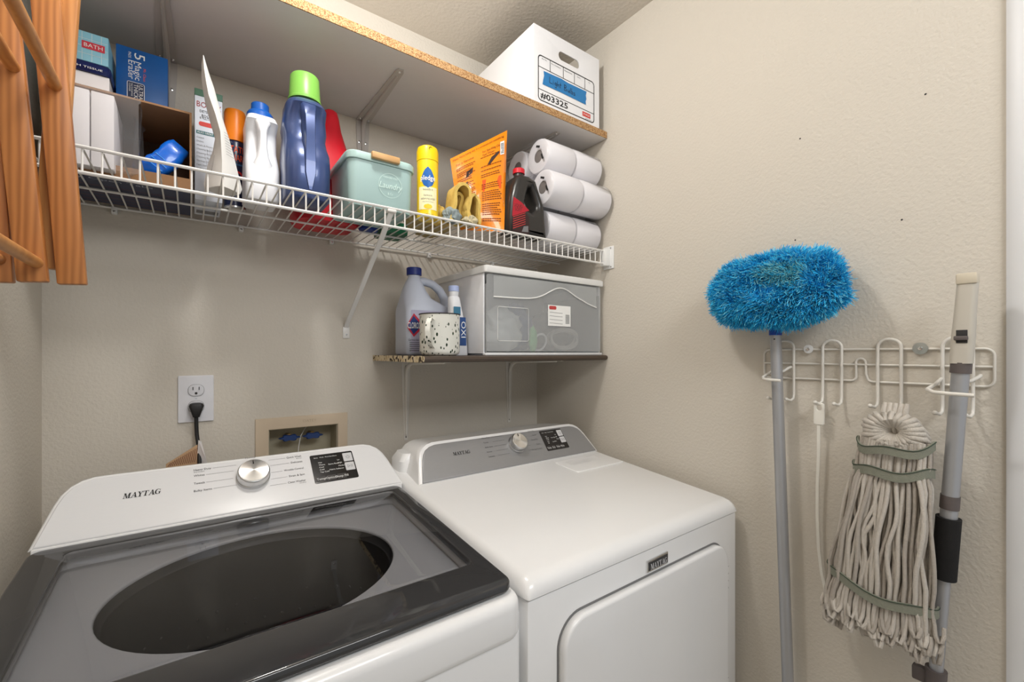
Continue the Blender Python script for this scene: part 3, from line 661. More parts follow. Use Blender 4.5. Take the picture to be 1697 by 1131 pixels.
# --- white stand-up pouch
po = thing('white_pouch', 'crumpled white paper pouch with pinched top seam leaning left', 'pouch', (.340, -.295, SH))
b = B(); rs = []
rows_ = [(0, .312, .342, .380), (.04, .310, .342, .384), (.2, .318, .343, .373), (.32, .326, .342, .365), (.43, .331, .340, .358), (.56, .322, .330, .347), (.7, .313, .319, .336), (.8, .309, .314, .328), (.9, .306, .310, .319), (1, .306, .308, .311)]
for t_, xl, xc, xr in rows_:
    z = SH+.281*t_; k_ = 1-t_
    L_, C_, R_, K_ = Vector((xl, -.285, z)), Vector((xc, -.332+.004*t_, z)), Vector((xr, -.296-.02*t_, z)), Vector((xl*.4+xr*.6, -.256-.02*t_, z))
    q = []
    for a, c in ((L_, C_), (C_, R_), (R_, K_), (K_, L_)):
        for j in range(6):
            pt = a.lerp(c, j/6); pt += (pt-(L_+C_+R_+K_)/4)*.12*math.sin(math.pi*j/6)
            pt.x += noise.noise(Vector((j*1.7+xl*50, z*30, a.y*40)))*.0022*math.sin(math.pi*t_); q.append(pt)
    rs.append(q)
b.rings(rs); b.done('bag', mat('pouch_paper', s(222, 220, 216), .6, var=.03), po, 28)
pf = Fr((.346, -.330, SH+.07), (.65, .76, 0), (-.09, 0, 1))
b = B()
for k in range(9): b.quad(pf, .004, .052-k*.006, .020+.004*(k % 3), .0528-k*.006, .0035)
tag(b.done('fine_print', GINK, po, 0), kind='stuff')
pf2 = Fr((.3165, -.2865, SH+.022), (.47, -.88, 0), (.06, 0, 1))
b = B()
for k in range(6):
    a0 = R(50+k*18); b.line(pf2, [(.022+.7*(.004*k*math.cos(a0)+(.03*j/6)*math.cos(a0+j*.06)), .014+(.055*j/6)*math.sin(a0-j*.03)) for j in range(7)], .0006, .0045)
tag(b.done('leaf_drawing', GINK, po, 0), kind='stuff')
# --- white jug with blue cap
WB = mat('jug_white', s(232, 233, 236), .35, var=.01)
wj = thing('white_jug', 'white plastic bottle with moulded front grip and blue screw cap', 'bottle', (.433, -.225, SH))
x0, x1 = .392, .466
b = B(); b.loft([(x0+.004, x1-.004, -.283, -.185, SH, .012), (x0, x1, -.287, -.180, SH+.006, .014), (x0, x1, -.287, -.180, SH+.075, .014), (x0+.001, x1-.001, -.268, -.180, SH+.105, .014), (x0+.003, x1-.003, -.256, -.180, SH+.13, .014), (x0+.003, x1-.003, -.256, -.180, SH+.175, .014), (x0+.002, x1-.002, -.278, -.180, SH+.197, .014), (x0+.006, x1-.006, -.274, -.184, SH+.210, .016), (.404, .449, -.25, -.198, SH+.216, .02)], 5)
bod = b.done('body', WB, wj, 50)
b = B(); b.rings([[(.429+x*wd_, y_+d_, z_) for x, d_ in ((-1, .03), (-.95, .002), (-.6, -.005), (.6, -.005), (.95, .002), (1, .03))] for z_, wd_, y_ in ((SH+.055, .030, -.278), (SH+.080, .026, -.280), (SH+.105, .014, -.281), (SH+.13, .010, -.281), (SH+.165, .010, -.281), (SH+.185, .014, -.278), (SH+.200, .024, -.272))])
b.done('grip', WB, wj, 60)
B().lathe([(.030, SH+.2165), (.030, SH+.230), (.026, SH+.236), (.0205, SH+.2365), (.020, SH+.256), (.018, SH+.258), (.001, SH+.258)], (.429, -.224, 0), 28).done('cap', mat('cap_blue', s(22, 94, 184), .35, var=.04), wj, 30)
# --- blue jug, green cap
bj = thing('blue_jug', 'tall dark blue detergent jug with lime green cap', 'jug', (.515, -.30, SH))
BJ = mat('jug_blue', s(62, 80, 128), .28, metal=.25, var=.08, coat=.4)
x0, x1, y0, y1 = .4670, .5715, -.365, -.235
b = B(); b.loft([(x0+.006, x1-.006, y0+.006, y1-.006, SH, .03), (x0+.001, x1-.001, y0+.001, y1, SH+.006, .034), (x0, x1, y0, y1, SH+.09, .034), (x0, x1, y0+.006, y1, SH+.12, .034), (x0+.002, x1-.002, y0+.026, y1, SH+.145, .034), (x0+.004, x1-.004, y0+.032, y1, SH+.165, .034), (x0+.001, x1-.001, y0+.034, y1, SH+.185, .034), (x0+.004, x1-.004, y0+.032, y1-.004, SH+.215, .034), (x0+.005, x1-.005, y0+.014, y1-.008, SH+.235, .036), (x0+.010, x1-.010, y0+.022, y1-.02, SH+.248, .034), (x0+.020, x1-.020, y0+.034, y1-.034, SH+.256, .028)], 6)
b.done('body', BJ, bj, 60)
b = B(); b.rings([[(.519+x*wd_, y_+d_, z_) for x, d_ in ((-1, .025), (-.95, .004), (-.7, -.006), (.7, -.006), (.95, .004), (1, .025))] for z_, wd_, y_ in ((SH+.02, .004, y0+.004), (SH+.06, .015, y0+.001), (SH+.10, .015, y0), (SH+.15, .0135, y0+.002), (SH+.20, .0145, y0+.006), (SH+.232, .020, y0+.018), (SH+.244, .022, y0+.032))])
b.done('handle', BJ, bj, 60)
CG = mat('cap_lime', s(128, 188, 82), .35, var=.03)
b = B(); b.lathe([(.0385, SH+.257), (.0385, SH+.262), (.0365, SH+.264), (.0335, SH+.318), (.031, SH+.322), (.001, SH+.3225)], (.519, -.30, 0), 32); b.done('cap', CG, bj, 30)
# --- red jug behind
rj = thing('red_jug', 'large red plastic jug partly hidden behind blue jug and teal bin', 'jug', (.607, -.12, SH))
b = B(); b.loft([(.525, .69, -.20, -.055, SH, .04), (.518, .697, -.205, -.05, SH+.012, .05), (.518, .697, -.205, -.05, SH+.10, .05), (.53, .69, -.20, -.05, SH+.17, .05), (.555, .668, -.18, -.06, SH+.23, .045), (.583, .651, -.165, -.09, SH+.285, .03), (.598, .644, -.16, -.105, SH+.32, .022), (.602, .640, -.155, -.115, SH+.338, .019), (.610, .632, -.145, -.125, SH+.345, .009)], 6)
b.done('body', mat('jug_red', s(206, 22, 40), .4, var=.04), rj, 60)
# --- teal lidded bin
tb = thing('teal_bin', 'small teal lidded plastic bin lettered Laundry with wooden handle', 'storage bin', (.688, -.297, SH))
TE = mat('teal_plastic', s(164, 192, 190), .45, var=.02); TE2 = mat('teal_lid', s(172, 200, 196), .45, var=.02)
b = B(); b.loft([(.607, .769, -.386, -.209, SH, .018), (.606, .770, -.388, -.207, SH+.004, .02), (.602, .774, -.391, -.204, 1.757, .022)], 6); b.done('tub', TE, tb, 40)
b = B(); b.loft([(.598, .778, -.395, -.200, 1.7575, .024), (.597, .779, -.396, -.199, 1.760, .026), (.597, .779, -.396, -.199, 1.773, .026), (.600, .776, -.393, -.202, 1.777, .026)], 6); b.done('lid', TE2, tb, 40)
B().box(.654, .728, -.409, -.3965, 1.7625, 1.779, .003).done('handle', wood('pale_wood', s(206, 164, 112), s(186, 140, 88), .5, 10, (.5, 6, 6)), tb)
tf = Fr((.602, -.3885, SH), (1, 0, 0), (0, -.03, 1))
PT = mat('pale_teal_ink', s(206, 228, 222), .6)
b = B(); b.line(tf, [(.105+.031*math.cos(R(a)), .063+.031*math.sin(R(a))) for a in range(0, 360, 12)], .0009, .0022, True); b.done('printed_ring', PT, tb, 0)
b = B(); b.text(tf, 'Laundry', .105, .055, .0155, .060, 'C', l=.0024, shear=.25); b.done('title_lettering', PT, tb, 0)
b = B(); b.text(tf, '& Co', .105, .039, .006, .014, 'C', l=.0024); b.done('small_lettering', PT, tb, 0)
b = B(); b.text(tf, 'WASH DRY FOLD', .105, .081, .005, .04, 'C', l=.0024); b.done('small_lettering', PT, tb, 0)
# --- items behind the bin
o = B().lathe([(.026, SH), (.029, SH+.004), (.029, SH+.075), (.018, SH+.088), (.016, SH+.1)], (.727, -.155, 0), 20).done('blue_bottle', mat('deep_blue_plastic', s(24, 60, 150), .4), None)
def base_origin(o, p):
    o.data.transform(Matrix.Translation(-Vector(p))); o.location = p; return o
base_origin(o, (.727, -.155, SH)); tag(o, 'small deep blue bottle standing behind the teal bin', 'bottle')
o = B().loft([(.765, .845, -.185, -.085, SH, .012), (.762, .848, -.188, -.082, SH+.03, .014), (.762, .848, -.188, -.082, SH+.034, .014), (.77, .84, -.18, -.09, SH+.036, .012)]).done('green_tub', mat('green_plastic', s(28, 110, 76), .4), None)
base_origin(o, (.805, -.135, SH)); tag(o, 'flat dark green plastic tub under the rags behind teal bin', 'tub')
# --- yellow polish can
pc = thing('polish_can', 'yellow aerosol polish can standing at the wire shelf front', 'spray can', (.822, -.372, SH))
YE = mat('can_yellow', s(246, 208, 22), .3, var=.05, coat=.3)
c0 = (.822, -.372, 0)
B().lathe([(.027, SH), (.0295, SH+.003), (.0295, SH+.155), (.029, SH+.158)], c0, 32).done('can', YE, pc)
b = B(); b.lathe([(.030, SH+.1585), (.030, SH+.186), (.0275, SH+.196), (.020, SH+.201), (.016, SH+.199), (.012, SH+.192), (.001, SH+.192)], c0, 32); cp = b.done('cap', mat('cap_yellow', s(244, 204, 10), .35, var=.02), pc, 40)
B().lathe([(.006, 0), (.005, .003), (.003, .002)], (.822-.004, -.372-.0265, SH+.187), 12, ax=((1, 0, 0), (0, 0, 1), (0, -1, .3))).done('nozzle', mat('nozzle_dark', s(150, 120, 20), .5), cp)
pcy = Cyl((.822, -.372, SH), .0297, R(-113))
b = B()
for k in range(16):
    a, a2 = R(k*22.5), R(k*22.5+22.5)
# pale label, blue oval drop
b.poly(pcy, [(-.026, .018), (.0, .010), (.026, .018), (.028, .060), (.024, .098), (.0, .105), (-.024, .098), (-.028, .060)], .0003)
b.bm.free()
def wrap_patch(cyl, pts_rows, l):
    q = B(); rows = [[q.bm.verts.new(cyl.p(x, y, l)) for x in xs] for y, xs in pts_rows]
    for i in range(len(rows)-1):
        for k in range(len(rows[i])-1): q.bm.faces.new((rows[i][k], rows[i][k+1], rows[i+1][k+1], rows[i+1][k]))
    return q
def oval_rows(cx, cy, hx, hy, n=8, m=8, pinch=0):
    out = []
    for i in range(n+1):
        t_ = -1+2*i/n; w_ = hx*math.sqrt(max(0, 1-t_*t_))*(1-pinch*max(0, t_))+.0002
        out.append((cy+hy*t_, [cx-w_+2*w_*k/m for k in range(m+1)]))
    return out
wrap_patch(pcy, [(y, [-.027+.054*k/8 for k in range(9)]) for y in (.020, .040, .060, .082)], .0004).done('pale_label', mat('label_cream', s(244, 236, 190), .5), pc, 60)
wrap_patch(pcy, oval_rows(0, .108, .0175, .029, pinch=.45), .0006).done('blue_drop', mat('drop_blue', s(16, 96, 176), .4, var=.3), pc, 60)
words(pc, pcy, [('pledge', .0, .100, .040, 'C')], .013, WINK, 'title_lettering', .0013, .012)
words(pc, pcy, [('beautify it', 0, .072, .026, 'C'), ('lemon', 0, .056, .022, 'C'), ('enhancing polish', 0, .047, .038, 'C')], .006, GINK, 'lettering', .0009)
words(pc, pcy, [('cleans shines protects', 0, .040, .03, 'C'), ('NET WT 9.7 OZ', 0, .006, .03, 'C')], .0028, GINK, 'small_lettering', .0009)
wrap_patch(pcy, oval_rows(.0, .028, .011, .007), .0008).done('lemon_picture', mat('lemon', s(236, 200, 40), .5), pc, 60)
# --- rags
def rag(name, label, c, hx, hy, hz, m, seed, fold=7, tilt=0):
    q = B(); bmesh.ops.create_icosphere(q.bm, subdivisions=5, radius=1)
    for v in q.bm.verts:
        d = v.co.normalized(); sd = Vector((seed*3.1, seed*1.7, seed*.9))
        n1 = noise.noise(d*1.7+sd); n2 = 1-abs(noise.noise(Vector((d.x*fold*.38, d.y*fold*.38, d.z*1.2))+sd)*2); n3 = noise.noise(d*6+sd)
        r = .80+.20*n1+.15*n2+.02*n3
        x, y, z = d.x*hx*r, d.y*hy*r, d.z*hz*r
        z = z+hz*.75
        if z < .002: z = .002*abs(n3); x *= 1.08; y *= 1.05
        v.co = Vector((c[0]+x+tilt*z, c[1]+y, SH+z))
    o = q.done(name, m, None, 60); base_origin(o, (c[0], c[1], SH)); return tag(o, label, 'cloth', 'rags on the wire shelf')
YR = mat('yellow_terry', s(224, 192, 108), .95, var=.12, vscale=90, bump=.9, bscale=900, spec=.1)
TR = mat('tan_terry', s(190, 170, 122), .95, var=.12, vscale=90, bump=.9, bscale=900, spec=.1)
GR = mat('grey_terry', s(150, 162, 164), .95, var=.12, vscale=90, bump=.9, bscale=900, spec=.1)
def folded(name, label, m, strips):
    b = B()
    for path, y0_, y1_, th_, sd in strips:
        P = [Vector((.930+(p[0]-.925)*1.2, p[1]*1.15)) for p in path]; n_ = len(P); Q = []
        for i in range((n_-1)*5+1):          # smooth the path
            f = i/5; k = min(int(f), n_-2); f -= k
            p0, p1, p2, p3 = P[max(k-1, 0)], P[k], P[k+1], P[min(k+2, n_-1)]
            Q.append(.5*((2*p1)+(p2-p0)*f+(2*p0-5*p1+4*p2-p3)*f*f+(3*p1-p0-3*p2+p3)*f**3))
        rs = []
        for i, c in enumerate(Q):
            tg = (Q[min(i+1, len(Q)-1)]-Q[max(i-1, 0)]).normalized(); nn = Vector((-tg.y, tg.x))
            top, bot = [], []
            for j in range(9):
                v = j/8; y = y0_+(y1_-y0_)*v+.004*noise.noise(Vector((i*.25, sd, j*.1)))
                w_ = .005*noise.noise(Vector((i*.22+sd, v*3, sd*2)))
                a = c+nn*(th_/2+w_); d = c-nn*(th_/2-w_)
                top.append((a.x, y, SH+max(a.y, .0015))); bot.append((d.x, y, SH+max(d.y, .0005)))
            rs.append(top+bot[::-1])
        b.rings(rs)
    o = b.done(name, m, None, 60); p = (.925, -.36, SH); base_origin(o, p); return tag(o, label, 'cloth', 'rags on the wire shelf')
folded('yellow_rag', 'folded mustard yellow cleaning cloth humped against the orange bag', YR, [
    ([(.885, .004), (.893, .035), (.898, .075), (.912, .098), (.930, .094), (.938, .070), (.930, .045), (.934, .020), (.944, .004)], -.402, -.352, .009, 1),
    ([(.936, .004), (.930, .03), (.936, .062), (.948, .080), (.958, .066), (.962, .035), (.962, .006)], -.404, -.346, .009, 2),
    ([(.900, .004), (.903, .05), (.914, .083), (.926, .078), (.924, .045), (.916, .004)], -.372, -.346, .010, 3)])
rag('grey_rag', 'grey blue cleaning cloth in front of the yellow cloth', (.892, -.386), .030, .024, .026, GR, 2, 8)
rag('small_yellow_rag', 'small yellow cloth tucked right behind the polish can', (.868, -.345), .024, .03, .034, YR, 3, 5)
rag('tan_rag', 'flat tan cloth lying under the polish can towards the wall', (.828, -.290), .040, .05, .020, TR, 4, 7)
rag('pale_rag', 'pale tan crumpled cloth below the orange bag', (.948, -.388), .026, .026, .018, mat('pale_terry', s(206, 194, 160), .95, var=.1, vscale=90, bump=.9, bscale=900), 5, 8)
rag('beige_rag', 'beige cloth heaped behind the yellow cloth near the wall', (.905, -.23), .06, .07, .028, TR, 6, 7)
# --- orange bag
ob = thing('orange_bag', 'glossy orange plastic bag with printed text leaning beside the rolls', 'bag', (1.02, -.36, SH))
TL, TR_, BR_, BL_ = Vector((.922, -.318, 1.858)), Vector((1.120, -.338, 1.996)), Vector((1.070, -.392, SH+.002)), Vector((.950, -.330, SH+.002))
OM = mat('bag_orange', s(252, 142, 12), .28, var=.1, vscale=14, coat=.5, bump=.55, bscale=38)
NB = 14
def bagp(u, v): return (BL_*(1-u)+BR_*u)*(1-v)+(TL*(1-u)+TR_*u)*v
bn = (BR_-BL_).cross(TL-BL_).normalized()
def bagsurf(u, v, side, l=0):
    e = (max(0, (1-abs(2*u-1)**3))*max(0, (1-abs(2*v-1)**4)))
    wr = noise.noise(Vector((u*4, v*6, 2.+side)))*.009*e
    return bagp(u, v)+bn*(side*(.017*e+.0012+l)+wr)
b = B(); gr = {}
for sd in (1, -1):
    for i in range(NB+1):
        for j in range(NB+1): gr[sd, i, j] = b.bm.verts.new(bagsurf(i/NB, j/NB, sd))
    for i in range(NB):
        for j in range(NB): b.bm.faces.new((gr[sd, i, j], gr[sd, i+1, j], gr[sd, i+1, j+1], gr[sd, i, j+1]))
for i in range(NB):
    for a, c in (((i, 0), (i+1, 0)), ((i, NB), (i+1, NB)), ((0, i), (0, i+1)), ((NB, i), (NB, i+1))): b.bm.faces.new((gr[1, *a], gr[1, *c], gr[-1, *c], gr[-1, *a]))
b.done('bag', OM, ob, 60)
sgn = 1 if bn.y < 0 else -1
class BagF:
    def p(self, x, y, l=0): return bagsurf(x, y, sgn, l+.0012)
BF = BagF()
DI = mat('print_brown', s(84, 38, 12), .6)
words(ob, BF, [('Makes Home baking easy in a convenient and resealable bag', .04, .94, .9, 'L')], .025, DI, 'heading_lettering')
words(ob, BF, [('For a Genuine', .08, .85, .3, 'L'), ('For Sparkling Clean', .54, .86, .36, 'L'), ('Fuel Water', .54, .82, .22, 'L')], .025, DI, 'heading_lettering')
b = B(); rng = random.Random(4)
for k in range(34):
    y = .80-.022*k
    if y < .05: break
    for xa, xb in ((.07, .42), (.50, .93)):
        if xa > .4 and .70 < y < .80: continue
        if rng.random() < .82:
            xe = xb-rng.random()*.12; n_ = 8
            for q_ in range(n_):
                u0 = xa+(xe-xa)*q_/n_; b.bm.faces.new([b.bm.verts.new(BF.p(x_, y_, .0002)) for x_, y_ in ((u0, y), (u0+(xe-xa)/n_*.85, y), (u0+(xe-xa)/n_*.85, y+.007), (u0, y+.007))])
tag(b.done('fine_print', DI, ob, 0), kind='stuff')
b = B(); b.poly(BF, [(.62, .70), (.68, .70), (.86, .79), (.84, .81), (.70, .77)], .0006); b.done('dark_picture', mat('picture_dark', s(60, 44, 40), .6), ob, 0)
b = B(); b.poly(BF, [(.22, .64), (.34, .68), (.36, .74), (.24, .71)], .0006); b.done('dark_picture', MATS['picture_dark'], ob, 0)
b = B(); b.poly(BF, [(.16, .52), (.24, .55), (.25, .60), (.17, .58)], .0006); b.done('dark_picture', MATS['picture_dark'], ob, 0)
b = B(); b.quad(BF, .87, .76, .95, .90, .0008); b.done('white_barcode', WINK, ob, 0)
b = B()
for k in range(7): b.quad(BF, .88, .775+k*.016, .94, .783+k*.016, .0012)
tag(b.done('barcode_lines', INK, ob, 0), kind='stuff')
b = B(); b.quad(BF, .52, .42, .90, .55, .0003); b.done('red_panel', mat('print_redorange', s(236, 86, 20), .5), ob, 0)
# --- black bottle with red cap
bb_ = thing('black_bottle', 'black plastic jug with side handle, red label and red cap', 'bottle', (1.155, -.372, SH))
BK = mat('black_plastic', s(40, 38, 37), .35, var=.05, coat=.2)
y0, y1 = -.408, -.336
out = [(1.086, 0), (1.232, 0), (1.236, .006), (1.226, .10), (1.205, .150), (1.190, .178), (1.183, .188), (1.160, .194), (1.126, .192), (1.112, .180), (1.100, .150), (1.090, .110), (1.084, .05)]
hole = [(1.150, .085), (1.172, .078), (1.190, .092), (1.192, .108), (1.178, .140), (1.170, .158), (1.160, .156), (1.152, .130), (1.146, .105)]
pl = plate(out, [hole], y1-y0, .018, lambda x, z, h: (x, y1-h, SH+z), 5); pl.done('body', BK, bb_, 50)
B().lathe([(.017, SH+.190), (.016, SH+.203)], (1.142, -.372, 0), 20).done('neck', BK, bb_)
B().lathe([(.0195, SH+.203), (.0195, SH+.217), (.018, SH+.219), (.001, SH+.219)], (1.142, -.372, 0), 24).done('cap', mat('cap_red', s(206, 26, 44), .4), bb_, 30)
lf_ = front(1.086, y0, SH)
B().poly(lf_, [(.004, .004), (.070, .004), (.070, .058), (.030, .092), (.006, .100)], .0005).done('label', mat('label_black', s(46, 22, 24), .4), bb_, 0)
B().poly(lf_, [(.003, .050), (.070, .080), (.040, .100), (.008, .112)], .0008).done('red_label', mat('label_red', s(176, 24, 44), .4), bb_, 0)
b = B()
for k in range(6): b.poly(lf_, [(.006, .012+k*.007), (.055, .034+k*.007), (.055, .036+k*.007), (.006, .0145+k*.007)], .0009)
tag(b.done('red_rays', mat('ray_red', s(190, 50, 50), .5), bb_, 0), kind='stuff')
b = B(); b.text(lf_, 'LIQUID', .010, .082, .010, .034, l=.001); b.done('lettering', INK, bb_, 0)
b = B(); b.text(lf_, 'SOFT', .014, .070, .010, .026, l=.001); b.done('lettering', INK, bb_, 0)
B().poly(lf_, [(.040, .008), (.066, .010), (.066, .030), (.048, .026)], .001).done('grey_picture', GINK, bb_, 0)
# --- toilet paper packs
TP = mat('tissue_paper', s(236, 234, 236), .95, var=.015, bump=.25, bscale=300, spec=.1)
TWR = clear('roll_wrap', (.96, .96, .97, 1), 1.35, .22, (.85, .85, .87, 1), .06)
CORE = mat('roll_core', s(120, 112, 106), .9)
def tp_pack(x0, x1, yc, zc, r, label):
    pk = thing('toilet_paper_pack', label, 'toilet paper', ((x0+x1)/2, yc+.06, zc-r), 'toilet paper packs on the wire shelf')
    ax = ((0, 1, 0), (0, 0, 1), (1, 0, 0)); L2 = (x1-x0)/2
    for yy in (yc, yc+.2*r/.1):
        for k in range(2):
            a = x0+k*L2+.0015
            B().lathe([(.021, .003), (r-.012, 0), (r-.003, .002), (r, .008), (r, L2-.011), (r-.003, L2-.005), (r-.012, L2-.003), (.021, L2-.006)], (a, yy, zc), 36, ax=ax, cap=False).done('roll', TP, pk, 50)
            B().lathe([(.0212, .004), (.0212, L2-.006)], (a, yy, zc), 20, ax=ax).done('core', CORE, pk, 50)
    b = B(); rs = []
    for x, sc in ((x0-.006, .35), (x0-.0035, .8), (x0-.001, .97), (x0+.01, 1.012), ((x0+x1)/2, 1.012), (x1-.004, 1.012), (x1+.003, .9), (x1+.006, .4)):
        q = []; y_b = yc+.2*r/.1
        for k in range(36):
            a = 2*math.pi*k/36; cy_ = yc if math.cos(a) < 0 else y_b
            q.append((x+noise.noise(Vector((k*.7, x*50, zc*9)))*.0012, (yc+y_b)/2+(cy_-(yc+y_b)/2+math.cos(a)*r)*sc, zc+math.sin(a)*r*sc))
        rs.append(q)
    b.rings(rs); b.done('plastic_wrap', TWR, pk, 60)
    for (dy, dz_, ang) in ((-.012, .026, .4), (-.034, -.014, 1.2)):
        c = Vector((x0-.0075, yc+dy, zc+dz_)); b = B(); b.obox(c, (0, math.cos(ang), math.sin(ang)), (0, -math.sin(ang), math.cos(ang)), (1, 0, 0), .010, .0035, .0004); b.done('black_mark', INK, pk)
    return pk
rT = .0585
tp_pack(1.255, 1.508, -.338, SH+rT+.0008, rT, 'wrapped white toilet rolls at the bottom of the stack')
tp_pack(1.228, 1.512, -.385, SH+3*rT+.0022, rT, 'wrapped white toilet rolls in the middle, jutting furthest forward')
tp_pack(1.238, 1.500, -.350, SH+5*rT+.0036, rT, 'wrapped white toilet rolls on top of the stack')

# ================================================================== things on the dark board
BZ = 1.262
# --- drawer unit
du = thing('storage_drawer', 'white plastic storage drawer with cloudy clear front on the dark board', 'drawer unit', (1.25, -.25, BZ))
x0, x1, y0, y1, z1 = .998, 1.507, -.395, -.06, 1.535
b = B(); b.box(x0, x0+.006, y0+.01, y1, BZ, z1-.02, .002); b.done('side_wall', mat('drawer_side', s(224, 224, 226), .4), du)
b = B(); b.box(x1-.006, x1, y0+.01, y1, BZ, z1-.02, .002); b.done('side_wall', MATS['drawer_side'], du)
B().box(x0+.006, x1-.006, y1-.006, y1, BZ, z1-.02, .002).done('back_wall', MATS['drawer_side'], du)
B().box(x0, x1, y0-.002, y1, BZ, BZ+.008, .002).done('base', MATS['drawer_side'], du)
b = B(); b.loft([(x0-.003, x1+.003, y0-.006, y1+.003, z1-.022, .008), (x0-.004, x1+.004, y0-.008, y1+.004, z1-.018, .01), (x0-.004, x1+.004, y0-.008, y1+.004, z1-.004, .01), (x0+.002, x1-.002, y0-.002, y1-.002, z1, .01)], 4); b.done('lid', HALE, du, 40)
fz0, fz1 = BZ+.012, z1-.026
CLD = clear('cloudy_plastic', (.88, .89, .90, 1), 1.4, .15, (.74, .75, .75, 1), .27)
CL2 = clear('cloudy_side', (.85, .85, .85, 1), 1.3, .3, (.70, .72, .72, 1), .42)
fpanel = plate(rr2(x0+.006, x1-.006, fz0, fz1, .008), [], .003, .001, lambda x, z, h: (x, y0+.003-h, z)).done('drawer_front', CLD, du, 40)
def wave(x):
    t_ = (x-x0)/(x1-x0)
    return fz0+.166+.010*t_+.044*math.exp(-((t_-.6)/.15)**2)-.022*max(0, t_-.8)*5
b = B(); pts = [(x0+.03+(x1-x0-.06)*k/40) for k in range(41)]
b.tube([(x, y0-.0015, wave(x)) for x in pts], .0022, 6); b.done('moulded_ridge', HALE, fpanel)
q = B(); rows = [[q.bm.verts.new((x, y0-.0012-.008*math.sin(math.pi*min(1, max(0, (k/40-.0))))*s_, wave(x)+(fz1-.004-wave(x))*s_)) for k, x in enumerate(pts)] for s_ in (0, .5, 1)]
for i in range(2):
    for k in range(40): q.bm.faces.new((rows[i][k], rows[i][k+1], rows[i+1][k+1], rows[i+1][k]))
q.done('frosted_upper_band', CL2, fpanel, 60)
B().box(x0+.008, x0+.010, y0+.005, y1-.02, fz0-.002, fz1-.03).done('drawer_side', CL2, du)
B().box(x1-.010, x1-.008, y0+.005, y1-.02, fz0-.002, fz1-.03).done('drawer_side', CL2, du)
B().box(x0+.010, x1-.010, y0+.005, y1-.02, fz0-.004, fz0-.002).done('drawer_floor', CL2, du)
sf = front(x0, y0-.0005, BZ)
st_ = B(); st_.quad(sf, .247, .098, .350, .168, .0012); st_ = st_.done('paper_sticker', WINK, fpanel, 0)
B().poly(sf, rr2(.252, .284, .153, .165, .005), .0018).done('sticker_red_oval', mat('sticker_red', s(190, 70, 70), .6), st_, 0)
b = B()
for k in range(4): b.line(sf, [(.254, .144-k*.012), (.312, .142-k*.012)], .0012, .0018)
for k in range(8): b.quad(sf, .326, .108+k*.004, .344, .110+k*.004, .0018)
tag(b.done('sticker_print', GINK, st_, 0), kind='stuff')
b = B(); b.line(sf, rr2(.045, .165, .045, .150, .006, 3), .0016, .0012, closed=True); b.done('moulded_square', HALE, fpanel, 0)
def lump(name, label, cat, c, hx, hy, hz, m, seed, group=None):
    q = B(); bmesh.ops.create_icosphere(q.bm, subdivisions=4, radius=1)
    for v in q.bm.verts:
        d = v.co.normalized(); sd = Vector((seed*2.3, seed, seed*.4))
        r = .8+.22*noise.noise(d*2+sd)+.13*(1-abs(2*noise.noise(d*4+sd)))
        v.co = Vector((c[0]+d.x*hx*r, c[1]+d.y*hy*r, c[2]+max(0, (d.z*r+.8)*hz/1.8)))
    o = q.done(name, m, None, 60); base_origin(o, c); return tag(o, label, cat, group)
PBG = mat('white_polybag', s(228, 228, 224), .35, var=.05, coat=.3)
lump('white_plastic_bag', 'bunched white plastic bag inside the left half of clear drawer', 'bag', (1.12, -.30, fz0), .09, .06, .15, PBG, 1)
lump('blue_cloth', 'dark blue bundle at the back inside the clear drawer', 'cloth', (1.24, -.20, fz0), .09, .07, .19, mat('blue_bundle', s(70, 92, 140), .8, var=.2), 2)
lump('grey_bundle', 'grey bundle at right inside the clear drawer', 'cloth', (1.40, -.22, fz0), .08, .08, .17, mat('grey_bundle', s(120, 116, 112), .8, var=.2), 3)
o = B(); o.tube([(1.252+.028*math.cos(R(a)), -.345-.01*math.sin(R(a)), fz0+.032+.028*math.sin(R(a))) for a in range(0, 360, 15)], .0038, 8, True); o = o.done('white_ring', HALE, None); base_origin(o, (1.252, -.345, fz0)); tag(o, 'white plastic ring standing inside the clear drawer', 'ring')
b = B(); pts = []
for k in range(150):
    a = R(k*12); pts.append((1.37+.07*math.cos(a)*(1-.12*(k/150)), -.335-.012*math.sin(k*.31), fz0+.045+.038*math.sin(a)*(1-.3*k/150)+.0))
b.tube(pts, .0035, 6); o = b.done('coiled_cable', mat('cable_grey', s(190, 186, 178), .5), None); base_origin(o, (1.37, -.335, fz0)); tag(o, 'coiled pale cable at the right inside the clear drawer', 'cable')
lump('green_scrap', 'small lime green scrap beside the white ring in clear drawer', 'wrapper', (1.215, -.355, fz0+.0), .018, .012, .09, mat('lime_scrap', s(120, 200, 120), .5), 5)
